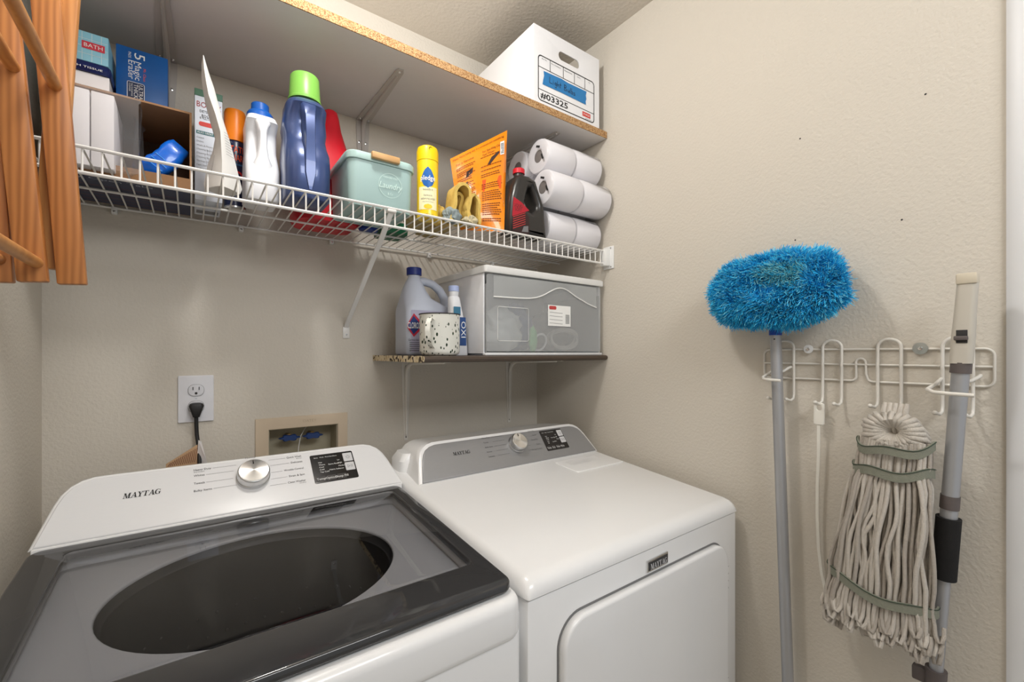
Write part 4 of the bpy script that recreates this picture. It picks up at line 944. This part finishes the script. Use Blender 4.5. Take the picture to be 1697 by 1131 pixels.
# --- bleach jug
cl = thing('bleach_jug', 'grey plastic bleach jug with dark blue cap and loop handle', 'jug', (.89, -.20, BZ))
CJ = mat('jug_grey', s(188, 194, 208), .4, var=.02)
b = B(); b.loft([(.818, .972, -.25, -.15, BZ, .014), (.812, .979, -.255, -.145, BZ+.006, .018), (.812, .979, -.255, -.145, BZ+.135, .018), (.812, .978, -.254, -.146, BZ+.148, .022), (.813, .945, -.250, -.150, BZ+.160, .028), (.815, .908, -.244, -.156, BZ+.180, .034), (.820, .893, -.236, -.164, BZ+.205, .034), (.829, .884, -.226, -.174, BZ+.228, .026), (.837, .877, -.22, -.18, BZ+.242, .02), (.838, .876, -.219, -.181, BZ+.247, .019)], 6); b.done('body', CJ, cl, 60)
b = B(); hp = [Vector(v) for v in ((.868, -.2, BZ+.233), (.893, -.2, BZ+.236), (.920, -.2, BZ+.230), (.945, -.2, BZ+.213), (.962, -.2, BZ+.188), (.966, -.2, BZ+.162), (.960, -.2, BZ+.135))]
b.tube(hp, [.015, .0135, .013, .0135, .014, .0155, .018], 14); b.done('handle', CJ, cl, 60)
B().lathe([(.019, BZ+.245), (.019, BZ+.252)], (.857, -.2, 0), 20).done('neck', CJ, cl)
B().lathe([(.0235, BZ+.2525), (.0235, BZ+.274), (.022, BZ+.276), (.001, BZ+.276)], (.857, -.2, 0), 28).done('cap', mat('cap_navy', s(26, 46, 120), .4), cl, 30)
cf = front(.812, -.255, BZ)
B().quad(cf, .012, .010, .155, .138, .0005).done('label', mat('label_grey', s(172, 170, 192), .5), cl, 0)
B().poly(cf, [(.0, .096), (.0, .082), (.020, .056), (.050, .086), (.055, .091), (.050, .096), (.020, .128)], .0008).done('red_diamond', mat('print_crimson', s(186, 40, 60), .5), cl, 0)
B().poly(cf, [(.001, .090), (.019, .064), (.046, .091), (.019, .120)], .0011).done('blue_diamond', mat('print_navyblue', s(36, 58, 116), .5), cl, 0)
b = B(); b.text(cf, 'CLOROX', .0, .082, .018, .043, l=.0015, bold=.01); b.done('title_lettering', WINK, cl, 0)
b = B(); b.text(cf, 'Germicidal Bleach', .002, .044, .0065, .056, l=.0012); b.done('lettering', INK, cl, 0)
b = B()
for k in range(5): b.quad(cf, .006, .014+k*.006, .048-.004*(k % 2), .0155+k*.006, .0012)
tag(b.done('fine_print', INK, cl, 0), kind='stuff')
# --- speckled mug
mu = thing('speckled_mug', 'large white enamel mug speckled dark green at the board front', 'mug', (.876, -.340, BZ))
MUG = chips('speckled_enamel', [s(240, 240, 232)], 100)
n = MUG.node_tree.nodes; L = MUG.node_tree.links; pb = n['Principled BSDF']; pb.inputs['Roughness'].default_value = .2
for x in [x for x in n if x.type in ('TEX_VORONOI', 'VALTORGB', 'BUMP')]: n.remove(x)
mp = [x for x in n if x.type == 'MAPPING'][0]; mp.inputs['Scale'].default_value = (1, 1, .55); mp.inputs['Rotation'].default_value = (.3, .5, 0)
vo = n.new('ShaderNodeTexVoronoi'); vo.inputs['Scale'].default_value = 150; L.new(mp.outputs[0], vo.inputs['Vector'])
sp = n.new('ShaderNodeSeparateColor'); L.new(vo.outputs['Color'], sp.inputs[0])
ml = n.new('ShaderNodeMath'); ml.operation = 'MULTIPLY'; ml.inputs[1].default_value = .50; L.new(sp.outputs[0], ml.inputs[0])
lt = n.new('ShaderNodeMath'); lt.operation = 'LESS_THAN'; L.new(vo.outputs['Distance'], lt.inputs[0]); L.new(ml.outputs[0], lt.inputs[1])
sb = n.new('ShaderNodeMath'); sb.operation = 'GREATER_THAN'; sb.inputs[1].default_value = .30; L.new(sp.outputs[1], sb.inputs[0])
ad = n.new('ShaderNodeMath'); ad.operation = 'MULTIPLY'; L.new(lt.outputs[0], ad.inputs[0]); L.new(sb.outputs[0], ad.inputs[1])
mx = [x for x in n if x.type == 'MIX'][0]; mx.inputs[6].default_value = s(240, 240, 232); mx.inputs[7].default_value = s(44, 62, 44); L.new(ad.outputs[0], mx.inputs[0]); L.new(mx.outputs[2], pb.inputs['Base Color'])
b = B(); r_ = .0585; b.lathe([(r_-.012, BZ), (r_-.004, BZ+.004), (r_, BZ+.012), (r_, BZ+.118), (r_+.001, BZ+.120), (r_-.002, BZ+.120), (r_-.003, BZ+.118), (r_-.003, BZ+.012), (.001, BZ+.006)], (.876, -.340, 0), 40); b.done('cup', MUG, mu, 40)
b = B(); b.tube([(.876+(r_+.0005)*math.cos(R(a)), -.340+(r_+.0005)*math.sin(R(a)), BZ+.1195) for a in range(0, 360, 9)], .0018, 6, True); b.done('dark_rim', INK, mu)
b = B(); ad_ = Vector((-.72, -.66, 0)).normalized(); hp = []
for d_, z in ((-.004, .100), (.018, .104), (.030, .092), (.034, .070), (.028, .045), (.012, .028), (-.003, .020)): 
    p = Vector((.876, -.340, BZ+z))+ad_*(r_+d_); hp.append(p)
pp = []
for i in range(len(hp)-1):
    for k in range(4): pp.append(hp[i].lerp(hp[i+1], k/4))
pp.append(hp[-1])
sdv = Vector((-ad_.y, ad_.x, 0)); b.rings([[p+sdv*.007+ad_*.002, p-sdv*.007+ad_*.002, p-sdv*.006-ad_*.003, p+sdv*.006-ad_*.003] for p in pp]); b.done('handle', MUG, mu, 50)
# --- white squeeze bottle
sq = thing('squeeze_bottle', 'slim white bottle with pale blue cap between mug and drawer unit', 'bottle', (.962, -.295, BZ))
b = B(); b.loft([(.930, .990, -.313, -.273, BZ, .012), (.929, .991, -.315, -.271, BZ+.004, .014), (.932, .984, -.313, -.273, BZ+.09, .014), (.931, .970, -.311, -.275, BZ+.155, .014), (.930, .966, -.309, -.277, BZ+.178, .014), (.933, .963, -.307, -.279, BZ+.183, .012)], 5); b.done('body', WB, sq, 50)
B().lathe([(.0135, BZ+.183), (.0145, BZ+.186), (.0155, BZ+.198)], (.948, -.293, 0), 20).done('collar', WB, sq)
B().lathe([(.0165, BZ+.1985), (.0165, BZ+.214), (.015, BZ+.216), (.001, BZ+.216)], (.948, -.293, 0), 24).done('cap', mat('cap_paleblue', s(170, 184, 222), .4), sq, 30)
qf = Fr((.930, -.3145, BZ), (1, 0, 0), (0, 0.01, 1))
B().quad(qf, .006, .125, .030, .150, .0015).done('teal_label', mat('label_teal', s(60, 120, 150), .5), sq, 0)
B().poly(qf, [(.020, .030), (.050, .030), (.048, .118), (.022, .118)], .0015).done('navy_label', mat('label_navy', s(40, 74, 130), .5), sq, 0)
b = B(); b.text(Fr(qf.p(.040, .105), (0, 0, -1), (1, 0, 0)), 'OXI', 0, -.008, .016, .05, l=.002); b.done('lettering', WINK, sq, 0)

# ================================================================== wall outlet and washer box
op = thing('outlet', 'white duplex wall outlet with black plug in its lower socket', 'outlet', (.2985, 0, 1.078))
plate(rr2(.258, .339, 1.078, 1.207, .003), [], .006, .002, lambda x, z, h: (x, -h, z)).done('cover_plate', mat('outlet_white', s(222, 222, 226), .4), op, 40)
for zc in (1.166, 1.121):
    o = plate([(x, z) for x, z in rr2(.281, .316, zc-.0155, zc+.0155, .0135, 8)], [], .003, .0006, lambda x, z, h: (x, -.0052-h, z)).done('socket', mat('socket_white', s(214, 214, 218), .4), op, 40)
    b = B(); b.line(front(0, -.0083, 0), rr2(.2805, .3165, zc-.016, zc+.016, .0138, 8), .0007, .0001, closed=True); b.done('socket_outline', GINK, o, 0)
    for xa, xb in ((.2905, .2925), (.3045, .3063)): B().box(xa, xb, -.0092, -.008, zc+.001, zc+.0095).done('slot', INK, o)
    B().lathe([(.0032, 0), (.0032, .0012)], (.2985, -.008, zc-.008), 12, ax=((1, 0, 0), (0, 0, 1), (0, -1, 0))).done('slot', INK, o)
B().lathe([(.0028, 0), (.0024, .001)], (.2985, -.006, 1.1435), 10, ax=((1, 0, 0), (0, 0, 1), (0, -1, 0))).done('screw', CHROME, op)
PLG = mat('plug_black', s(30, 29, 29), .5)
pg = thing('power_cord', 'black plug and cord dropping from the outlet behind the washer', 'cord', (.2985, -.03, .95))
b = B(); b.loft([(.291, .3065, -.032, -.012, 1.094, .004), (.290, .3075, -.034, -.0095, 1.098, .004), (.286, .312, -.036, -.0095, 1.112, .006), (.282, .316, -.036, -.0095, 1.124, .007), (.284, .314, -.034, -.0095, 1.130, .007), (.290, .308, -.03, -.0095, 1.132, .006)]); b.done('plug', PLG, pg, 40)
cp_ = [(.2985, -.022, 1.096), (.299, -.022, 1.07), (.300, -.024, 1.045), (.303, -.03, 1.02), (.305, -.05, .99), (.306, -.09, .95), (.306, -.12, .90), (.306, -.14, .80)]
b = B(); b.tube(cp_, .0048, 8); b.done('cord', PLG, pg, 60)
tg_ = thing('cord_tag', 'folded paper tag with printed lines hanging on the power cord', 'tag', (.30, -.06, .96))
b = B()
def sheet(pts, nrm, th=.0008): 
    q = B(); a = [Vector(p) for p in pts]; nn = Vector(nrm).normalized()*th; q.rings([a, [p+nn for p in a]]); return q
sheet([(.303, -.046, 1.034), (.310, -.050, 1.030), (.322, -.07, .975), (.322, -.07, .94), (.298, -.05, .94)], (.3, -1, 0)).done('white_fold', PAP, tg_, 0)
sheet([(.301, -.045, 1.022), (.301, -.055, .94), (.235, -.075, .94), (.235, -.075, .985)], (.2, -1, 0)).done('printed_fold', mat('tag_tan', s(196, 160, 124), .7), tg_, 0)
tff = Fr((.235, -.0765, .94), (.066, .021, 0), (0, 0, 1))
b = B()
for k in range(14): b.line(tff, [(.004+k*.0045, .038), (.010+k*.0045, .046+k*.0022)], .0014, .0006)
tag(b.done('printed_lines', mat('tag_brown', s(110, 60, 40), .7), tg_, 0), kind='stuff')
wbx = thing('washer_outlet_box', 'recessed beige washer supply box with two blue valve handles', 'outlet box', (.574, 0, .86))
BEI = mat('box_beige', s(208, 190, 166), .6, var=.03)
plate([(.441, .86), (.707, .86), (.707, 1.072), (.441, 1.072)], [[(.476, .895), (.676, .895), (.676, 1.037), (.476, 1.037)]], .006, .0015, lambda x, z, h: (x, -h, z)).done('frame', BEI, wbx, 40)
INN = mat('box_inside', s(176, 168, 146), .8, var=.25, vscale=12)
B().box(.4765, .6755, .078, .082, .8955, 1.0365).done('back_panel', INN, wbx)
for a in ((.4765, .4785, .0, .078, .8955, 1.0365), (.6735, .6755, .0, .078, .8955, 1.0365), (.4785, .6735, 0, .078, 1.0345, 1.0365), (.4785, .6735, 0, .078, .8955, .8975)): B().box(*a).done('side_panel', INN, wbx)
VB = mat('valve_blue', s(40, 66, 120), .45)
for xc in (.538, .606):
    o = B().lathe([(.008, 0), (.008, .03), (.012, .034), (.012, .045)], (xc, .077, 1.002), 14, ax=((1, 0, 0), (0, 0, 1), (0, -1, 0))).done('valve_body', mat('brass', s(150, 120, 70), .35, metal=.8), wbx)
    b = B()
    rs = [[(xc+r_*(1+.16*math.cos(6*t))*math.cos(t)*1.5, y, 1.002+r_*(1+.16*math.cos(6*t))*math.sin(t)*.55) for t in [2*math.pi*k/36 for k in range(36)]] for y, r_ in ((.034, .016), (.031, .018), (.022, .018), (.019, .015))]
    b.rings(rs); b.done('valve_handle', VB, o, 40)
b = B(); b.text(front(.0, -.006, 0), 'OATEY', .59, 1.052, .008, .04, 'C', l=.0006); b.done('embossed_lettering', mat('emboss', s(188, 170, 144), .6), wbx, 0)
b = B(); b.tube([(.60, .07, 1.03), (.585, .05, 1.02), (.572, .04, 1.0), (.565, .03, .97), (.562, .03, .93)], .0012, 6); b.done('wire_tie', HALE, wbx)

# ================================================================== wooden drying rack
rk = thing('drying_rack', 'folded wooden clothes drying rack hanging on the left wall', 'drying rack', (.09, -.80, 1.37))
RW = wood('rack_pine', s(196, 130, 72), s(138, 80, 38), .4, 7, (5, 5, .5))
RW2 = wood('rack_pine_light', s(206, 146, 86), s(168, 106, 54), .4, 7, (5, 5, .5))
def slat(xb, zb, xt, zt, yc, w, th, m, par=rk):
    d = Vector((xt-xb, 0, zt-zb)); L = d.length; d.normalize(); side = Vector((d.z, 0, -d.x))
    b = B(); b.obox(Vector((xb, yc, zb))+d*L/2, side, (0, 1, 0), d, w/2, th/2, L/2, .0022); return b.done('slat', m, par)
for yy, flip in ((-.55, 1), (-1.08, -1)):
    slat(.1375, 1.376, .096, 2.0, yy, .033, .017, RW)
    slat(.0990, 1.374, .050, 2.0, yy-.018*flip, .032, .017, RW)
    slat(.0600, 1.372, .028, 2.0, yy-.001*flip, .033, .017, RW)
    slat(.106, 1.400, .136, 2.0, yy+.0185*flip, .030, .017, RW2)
slat(.024, 1.374, .020, 2.0, -.57, .028, .017, RW)
for x, z in ((.1195, 1.676), (.080, 1.680), (.103, 1.402), (.062, 1.405), (.108, 1.90)):
    B().tube([(x, -.558, z), (x, -1.075, z)], .0082, 14).done('dowel', RW2, rk, 60)
B().box(.0005, .022, -.60, -.535, 1.86, 1.885, .002).done('wall_cleat', RW2, rk)

# ================================================================== right wall: wire rack and cleaning tools
wk = thing('wire_hook_rack', 'white coated wire utility hook rack screwed to right wall', 'hook rack', (W-.004, -1.165, 1.206))
XR = W-.004
CW = mat('rack_wire', s(226, 222, 214), .35, var=.01)
def arc(c, r, a0, a1, n, fa): return [fa(c[0]+r*math.cos(R(a0+(a1-a0)*k/n)), c[1]+r*math.sin(R(a0+(a1-a0)*k/n))) for k in range(n+1)]
P_ = lambda y, z: (XR, y, z)
# outer frame (closed loop; notch in its lower edge)
fr_ = [P_(-1.19, 1.205), P_(-1.352, 1.205)]+arc((-1.360, 1.218), .013, 90+180, 180, 5, P_)+arc((-1.360, 1.265), .013, 180, 90, 5, P_)+[P_(-1.16, 1.278)]+arc((-.970, 1.265), .013, 90, 0, 5, P_)+arc((-.970, 1.218), .013, 0, -90, 5, P_)+[P_(-1.13, 1.206)]+arc((-1.148, 1.216), .010, -90+0, -180+10, 4, lambda y, z: P_(y, z))+arc((-1.166, 1.248), .009, 0, 180, 6, P_)+[P_(-1.176, 1.222)]+arc((-1.188, 1.215), .010, 0, -90, 4, P_)
B().tube(fr_, .0024, 8, True).done('frame_wire', CW, wk)
B().tube([P_(-.957, 1.243), P_(-1.371, 1.243)], .0022, 8).done('middle_wire', CW, wk)
def hook(ya, yb, zb, tip):
    x = XR-.005; yc = (ya+yb)/2; r = abs(yb-ya)/2; m_ = min(ya, yb)
    top = [(x, yc+r*math.cos(R(a)), 1.283+r*.85*math.sin(R(a))) for a in range(0, 181, 15)]
    y1_, y2_ = yc+r, yc-r
    def leg(y, sg): return [(x, y, 1.25), (x-.002, y, 1.243), (x, y, 1.236), (x, y, zb+.016), (x-.004, y, zb+.005), (x-.014, y+.002*sg, zb), (x-.028, y+.006*sg, zb+.004)]
    path = leg(y1_, 1)[::-1]+top+leg(y2_, 1)
    o = B(); o.tube(path, .0032, 8); o = o.done('hook', CW, wk, 60)
    for y in (y1_, y2_): 
        q = B(); bmesh.ops.create_icosphere(q.bm, subdivisions=2, radius=.0044, matrix=Matrix.Translation((x-.029, y+.006, zb+.004))); q.done('ball_tip', CW, o)
hook(-.988, -1.030, 1.150, 1); hook(-1.093, -1.131, 1.148, 1); hook(-1.198, -1.238, 1.150, 1); hook(-1.302, -1.345, 1.146, 1)
def clip(yc, hw, x_out, z, flip=1):
    """wire pole grip: bent C reaching out from the wall"""
    o = [(XR-.004, yc-hw*.9*flip, z+.030), (XR-.02, yc-hw*.9*flip, z+.028), (XR-.03, yc-hw*.6*flip, z+.020), (XR-.035, yc+hw*.2*flip, z+.016)]
    a = [(XR-.004, yc+hw*.9*flip, z+.022), (XR-.03, yc+hw*1.05*flip, z+.012), (x_out+.012, yc+hw*1.05*flip, z+.004), (x_out, yc+hw*.7*flip, z), (x_out-.003, yc, z-.001), (x_out-.002, yc-hw*1.1*flip, z-.002)]
    B().tube(a, .0036, 8).done('pole_grip', CW, wk, 60); B().tube(o, .0034, 8).done('pole_grip_stub', CW, wk, 60)
clip(-1.004, .022, 1.447, 1.204); clip(-1.328, .030, 1.410, 1.196)
for y, m_ in ((-1.062, HALE), (-1.268, mat('zinc', s(176, 182, 180), .3, metal=.6))):
    o = B().lathe([(.0105 if y > -1.2 else .0125, 0), (.0105 if y > -1.2 else .0125, .0015), (.004, .002), (.003, .0012)], (XR-.003, y, 1.279), 20, ax=((0, 1, 0), (0, 0, 1), (-1, 0, 0))).done('fixing_washer', m_, wk)
    B().lathe([(.0045, .0015), (.0035, .0035), (.0015, .0032), (.001, .0025)], (XR-.003, y, 1.279), 12, ax=((0, 1, 0), (0, 0, 1), (-1, 0, 0))).done('screw_head', CHROME, o)
# --- duster
ALU = mat('aluminium', s(176, 177, 180), .38, metal=.55, var=.03)
dm = thing('dust_mop', 'fluffy turquoise microfibre duster head on a long aluminium pole', 'duster', (1.470, -1.045, 0))
ptop = Vector((1.472, -1.005, 1.318)); pbot = Vector((1.478, -1.046, .012))
B().tube([pbot, pbot.lerp(ptop, .5), ptop], .0128, 18).done('pole', ALU, dm, 60)
B().tube([pbot-Vector((0, 0, .011)), pbot+Vector((0, 0, .03))], .015, 16).done('end_cap', INK, dm)
B().tube([ptop-Vector((0, 0, .004)), ptop+Vector((0, -.0005, .028))], .0145, 18).done('blue_collar', mat('collar_blue', s(22, 72, 170), .4), dm)
B().lathe([(.0022, 0), (.0018, .0008)], (1.460, -1.0075, 1.304), 8, ax=((0, 1, 0), (0, 0, 1), (-1, 0, 0))).done('rivet', INK, dm)
hc = Vector((1.438, -1.014, 1.425)); HX, HY, HZ = .058, .166, .091
def dsurf(d):
    k = .86+.14*noise.noise(d*2.1+Vector((3, 1, 7)))+.05*noise.noise(d*6+Vector((1, 4, 2)))
    y = math.copysign(abs(d.y)**.82, d.y); z = math.copysign(abs(d.z)**.85, d.z)
    return hc+Vector((d.x*HX*k, y*HY*k, z*HZ*k))
q = B(); bmesh.ops.create_icosphere(q.bm, subdivisions=4, radius=1)
for v in q.bm.verts: v.co = dsurf(v.co.normalized())
q.done('pad', mat('duster_core', s(22, 136, 204), .9), dm, 60)
rng = random.Random(11); b = B(); mi = []
for k in range(42000):
    z = rng.uniform(-1, 1); a = rng.uniform(0, 2*math.pi); rr = math.sqrt(1-z*z); d = Vector((rr*math.cos(a), rr*math.sin(a), z))
    if d.x > .75: continue
    p = dsurf(d); nrm = Vector((d.x/HX, d.y/HY, d.z/HZ)).normalized()
    cl_ = Vector((noise.noise(d*3.3), noise.noise(d*3.3+Vector((5, 5, 5))), noise.noise(d*3.3+Vector((9, 2, 4)))))
    dr_ = (nrm+cl_*1.2+Vector((rng.gauss(0, .42), rng.gauss(0, .42), rng.gauss(0, .42)-.10))).normalized()
    ln = rng.uniform(.012, .024); sd_ = dr_.cross(Vector((rng.gauss(0, 1), rng.gauss(0, 1), rng.gauss(0, 1)))).normalized()*.0008
    bend = Vector((rng.gauss(0, .4), rng.gauss(0, .4), rng.gauss(0, .4)-.2))*ln*.4
    m1 = p+dr_*ln*.55+bend*.3; tp = p+dr_*ln+bend
    if tp.x > W-.004: continue
    v_ = [b.bm.verts.new(x) for x in (p-sd_, p+sd_, m1+sd_, m1-sd_, tp+sd_*.6, tp-sd_*.6)]
    f1 = b.bm.faces.new((v_[0], v_[1], v_[2], v_[3])); f2 = b.bm.faces.new((v_[3], v_[2], v_[4], v_[5]))
    worn = (Vector((d.y+.22, d.z-.30)).length < .33 and d.x < 0)
    m_ = (3 if rng.random() < .7 else 0) if worn else rng.choices((0, 1, 2), (5, 3, 2))[0]
    f1.material_index = m_; f2.material_index = m_
tag(b.done('microfibre_pile', [mat('pile_cyan', s(60, 194, 240), .8, spec=.2), mat('pile_blue', s(34, 160, 226), .8, spec=.2), mat('pile_pale', s(124, 216, 240), .8, spec=.2), mat('pile_worn', s(136, 206, 216), .85, spec=.2)], dm, None), kind='stuff')
# --- strap hanging on the second hook
st = thing('cable_strap', 'thin white plastic strap hanging from the second hook pair', 'strap', (1.505, -1.092, .64))
SX = XR-.024
plate([(x, z) for x, z in rr2(-1.103, -1.081, 1.098, 1.150, .004, 4)], [rr2(-1.098, -1.087, 1.132, 1.146, .0054, 5)], .006, .0015, lambda y, z, h: (SX+.003-h, y, z)).done('buckle', mat('strap_white', s(230, 227, 218), .45), st, 40)
pts = [(-1.091, 1.10), (-1.090, 1.02), (-1.087, .95), (-1.086, .88), (-1.088, .80), (-1.094, .74), (-1.104, .69), (-1.126, .642)]
b = B(); b.rings([[(SX-.0012+k*.002, y-.0032, z), (SX-.0012+k*.002, y+.0032, z), (SX+.0012+k*.002, y+.0032, z), (SX+.0012+k*.002, y-.0032, z)] for k, (y, z) in enumerate(pts)]); b.done('band', MATS['strap_white'], st, 40)
# --- mop head
mo = thing('string_mop', 'off white cotton string mop head with grey green bands on hooks', 'mop', (1.462, -1.225, .69))
YA = mat('cotton_yarn', s(208, 201, 191), .95, var=.12, vscale=120, bump=1, bscale=700, spec=.1)
YA2 = mat('cotton_yarn_dark', s(186, 178, 168), .95, var=.12, vscale=120, bump=1, bscale=700, spec=.1)
YA3 = mat('cotton_yarn_tan', s(208, 184, 156), .95, var=.12, vscale=120, bump=1, bscale=700, spec=.1)
rng = random.Random(5)
MC = Vector((1.442, -1.245, 0))
for k in range(26):          # short loops of the gathered top
    a = R(-95+k*380/25); r0 = .014; r1 = .044+rng.uniform(-.003, .003)
    cy_, cz = -1.245, 1.112
    dy, dz_ = math.cos(a), math.sin(a)
    x0_ = MC.x-.005
    pts = [(x0_+.012, cy_+dy*r0*.6, cz+dz_*r0*.5), (x0_-.012, cy_+dy*r0, cz+dz_*r0*.9), (x0_-.024, cy_+dy*(r0+r1)*.5, cz+dz_*(r0+r1)*.45), (x0_-.014, cy_+dy*r1*1.08, cz+dz_*r1*.84), (x0_+.012, cy_+dy*r1*1.12, cz+dz_*r1*.86-.012)]
    B().tube(pts, .0054, 7).done('yarn_loop', YA, mo, 70)
for k in range(5):           # knot in the middle of the crown
    y = -1.262+k*.0085
    B().tube([(1.445, y, 1.165), (1.430, y-.001, 1.150), (1.428, y+.002, 1.128), (1.440, y, 1.105)], .0050, 7).done('yarn_loop', YA, mo, 70)
def mop_w(z):                # half width and depth of the mop at height z
    t_ = min(1, max(0, (1.10-z)/.36)); return .050+.040*t_**.8, .028+.010*t_
def mop_c(z): return -1.247+.030*min(1, max(0, (1.10-z)/.36))
NL = 0
for layer, (cnt, dx) in enumerate(((30, .0), (32, .007), (28, .018), (16, .038))):
    for k in range(cnt):
        u = -1+2*(k+.5)/cnt+rng.uniform(-.03, .03); ph = rng.uniform(0, 6); amp = rng.choice((.001, .002, .004, .0075))*rng.uniform(.7, 1.3)*(1.2 if layer < 2 else .6); zb = .742+rng.uniform(-.03, .015)
        pts = []; n_ = 16; xshift = rng.uniform(-.007, .004); w2 = rng.uniform(6, 15)
        for j in range(n_+1):
            t_ = j/n_; z = 1.095+(zb-1.095)*t_; hw, hd = mop_w(z)
            tuck = 1-.10*math.exp(-((z-1.035)/.012)**2)-.06*math.exp(-((z-.785)/.014)**2)
            fx = MC.x-hd*(.55+.45*math.sqrt(max(0, 1-u*u)))*tuck+dx+xshift*math.sin(math.pi*t_)*2
            y = mop_c(z)+u*hw*tuck+amp*math.sin(ph+t_*w2)*math.sin(math.pi*min(1, max(0, t_-.15)*1.25))
            pts.append((min(fx, W-.008), y, z))
        lx, ly, lzz = pts[-1]      # looped end turning back on itself
        lp = rng.uniform(.022, .04); dd_ = rng.choice((-1, 1))*rng.uniform(.008, .013)
        pts += [(lx-.004, ly+dd_*.2, lzz-lp*.6), (lx-.006, ly+dd_*.6, lzz-lp), (lx-.006, ly+dd_*1.1, lzz-lp*.95), (lx-.002, ly+dd_*1.3, lzz-lp*.5), (lx+.006, ly+dd_*1.2, lzz-.002)]
        pts = [(min(x, W-.006), y, z) for x, y, z in pts]
        m_ = YA if rng.random() < .6 else YA2
        B().tube(pts, rng.uniform(.0034, .0042), 7).done('yarn_strand', m_, mo, 70); NL += 1
for k in range(4):           # stray long loops at the bottom
    y = -1.190-.012*k
    B().tube([(1.44, y, .74), (1.435, y+.006, .70), (1.436, y-.004, .672+.008*k), (1.438, y-.020, .676+.008*k), (1.442, y-.026, .70), (1.445, y-.022, .73)], .0045, 6).done('yarn_strand', YA3 if k % 2 else YA, mo, 70)
BAND = mat('mop_band', s(132, 134, 120), .9, var=.1, vscale=150, bump=.6, bscale=500)
for z, sag, hh, ex in ((1.083, .010, .0085, 1.0), (1.035, .006, .0095, .95), (.790, .012, .0095, .97)):
    b = B(); rs = []; hw, hd = mop_w(z); cyc = mop_c(z)
    for k in range(33):
        a = R(-95+190*k/32); u = math.sin(a)*ex; 
        nx_ = -math.cos(a); y = cyc+u*(hw+.006)+.0; x = MC.x-.004-(hd*.6+.012)*math.cos(a)*.9-.006
        z_ = z-sag*math.cos(a*1.1)+.004*math.sin(a*4+z*30)+(.012*math.sin(a) if z < .9 else -.004*math.sin(a))
        nn = Vector((nx_*1.2, math.sin(a), 0)).normalized()*.0015; x -= .007*math.cos(a)
        rs.append([Vector((x, y, z_-hh))+nn, Vector((x, y, z_+hh))+nn, Vector((x, y, z_+hh))-nn, Vector((x, y, z_-hh))-nn])
    b.rings(rs); b.done('band', BAND, mo, 50)
    b = B()
    b.tube([r[0].lerp(r[1], .93)+(r[0]-r[3])*.3 for r in rs], .0008, 4); b.done('stitching', mat('thread_dark', s(60, 74, 62), .9), mo, 60)
# --- telescopic mop handle
th = thing('telescopic_mop', 'telescopic silver mop handle with beige grip and black foam sleeve', 'mop handle', (1.44, -1.262, 0))
ta = Vector((1.448, -1.338, 1.24)); tb_ = Vector((1.486, -1.262, .02))
ax_ = (ta-tb_).normalized()
def on(z): return tb_.lerp(ta, (z-tb_.z)/(ta.z-tb_.z))
def seg(z0, z1, r0, r1=None): return B().tube([on(z0), on(z1)], [r0, r1 or r0], 20)
seg(.86, 1.236, .0128).done('upper_tube', ALU, th)
seg(.63, .90, .0108).done('lower_tube', ALU, th)
seg(.02, .64, .0108).done('lower_tube', ALU, th)
DKC = mat('taupe_collar', s(96, 88, 86), .5)
seg(1.232, 1.252, .0150).done('collar', DKC, th); seg(.972, .998, .0142).done('collar', DKC, th); seg(.955, .971, .0125).done('ring', ALU, th)
seg(.835, .955, .0185).done('foam_grip', mat('foam_black', s(28, 27, 27), .9, bump=.4, bscale=500), th)
seg(.615, .650, .0165).done('lower_clamp', DKC, th)
B().obox(on(.628)+Vector((-.0, .022, 0)), (1, 0, 0), (0, 1, 0), (0, 0, 1), .008, .012, .014, .003).done('clamp_lever', DKC, th)
BGE = mat('grip_beige', s(196, 190, 178), .5, var=.02)
b = B(); rs = []
for z, hx, hy, dy in ((1.250, .0145, .0155, 0), (1.30, .015, .0155, 0), (1.34, .0145, .0145, .0), (1.375, .0135, .0140, 0), (1.400, .0130, .0138, 0), (1.412, .0115, .0125, 0)):
    c = on(z); rs.append([(c.x+x, c.y+y+dy, z) for x, y in rr2(-hx, hx, -hy, hy, min(hx, hy)*.55, 4)])
b.rings(rs); gp = b.done('grip', BGE, th, 50)
c = on(1.400); B().obox(c+Vector((-.003, 0, .006)), (1, 0, 0), (0, 1, 0), (0, 0, 1), .0125, .0142, .010, .003).done('grip_cap', mat('grip_tan', s(206, 196, 176), .5), gp)
c = on(1.300); B().obox(c+Vector((-.0145, 0, 0)), (1, 0, 0), (0, 1, 0), (0, 0, 1), .0015, .0075, .012, .0005).done('switch_slot', INK, gp)
B().obox(c+Vector((-.017, .001, -.003)), (1, 0, 0), (0, 1, 0), (0, 0, 1), .003, .0095, .004, .0018).done('slider', DKC, gp)
c = tb_; B().box(c.x-.05, c.x+.05, c.y-.11, c.y+.11, .0005, .022, .008).done('mop_plate', DKC, th)
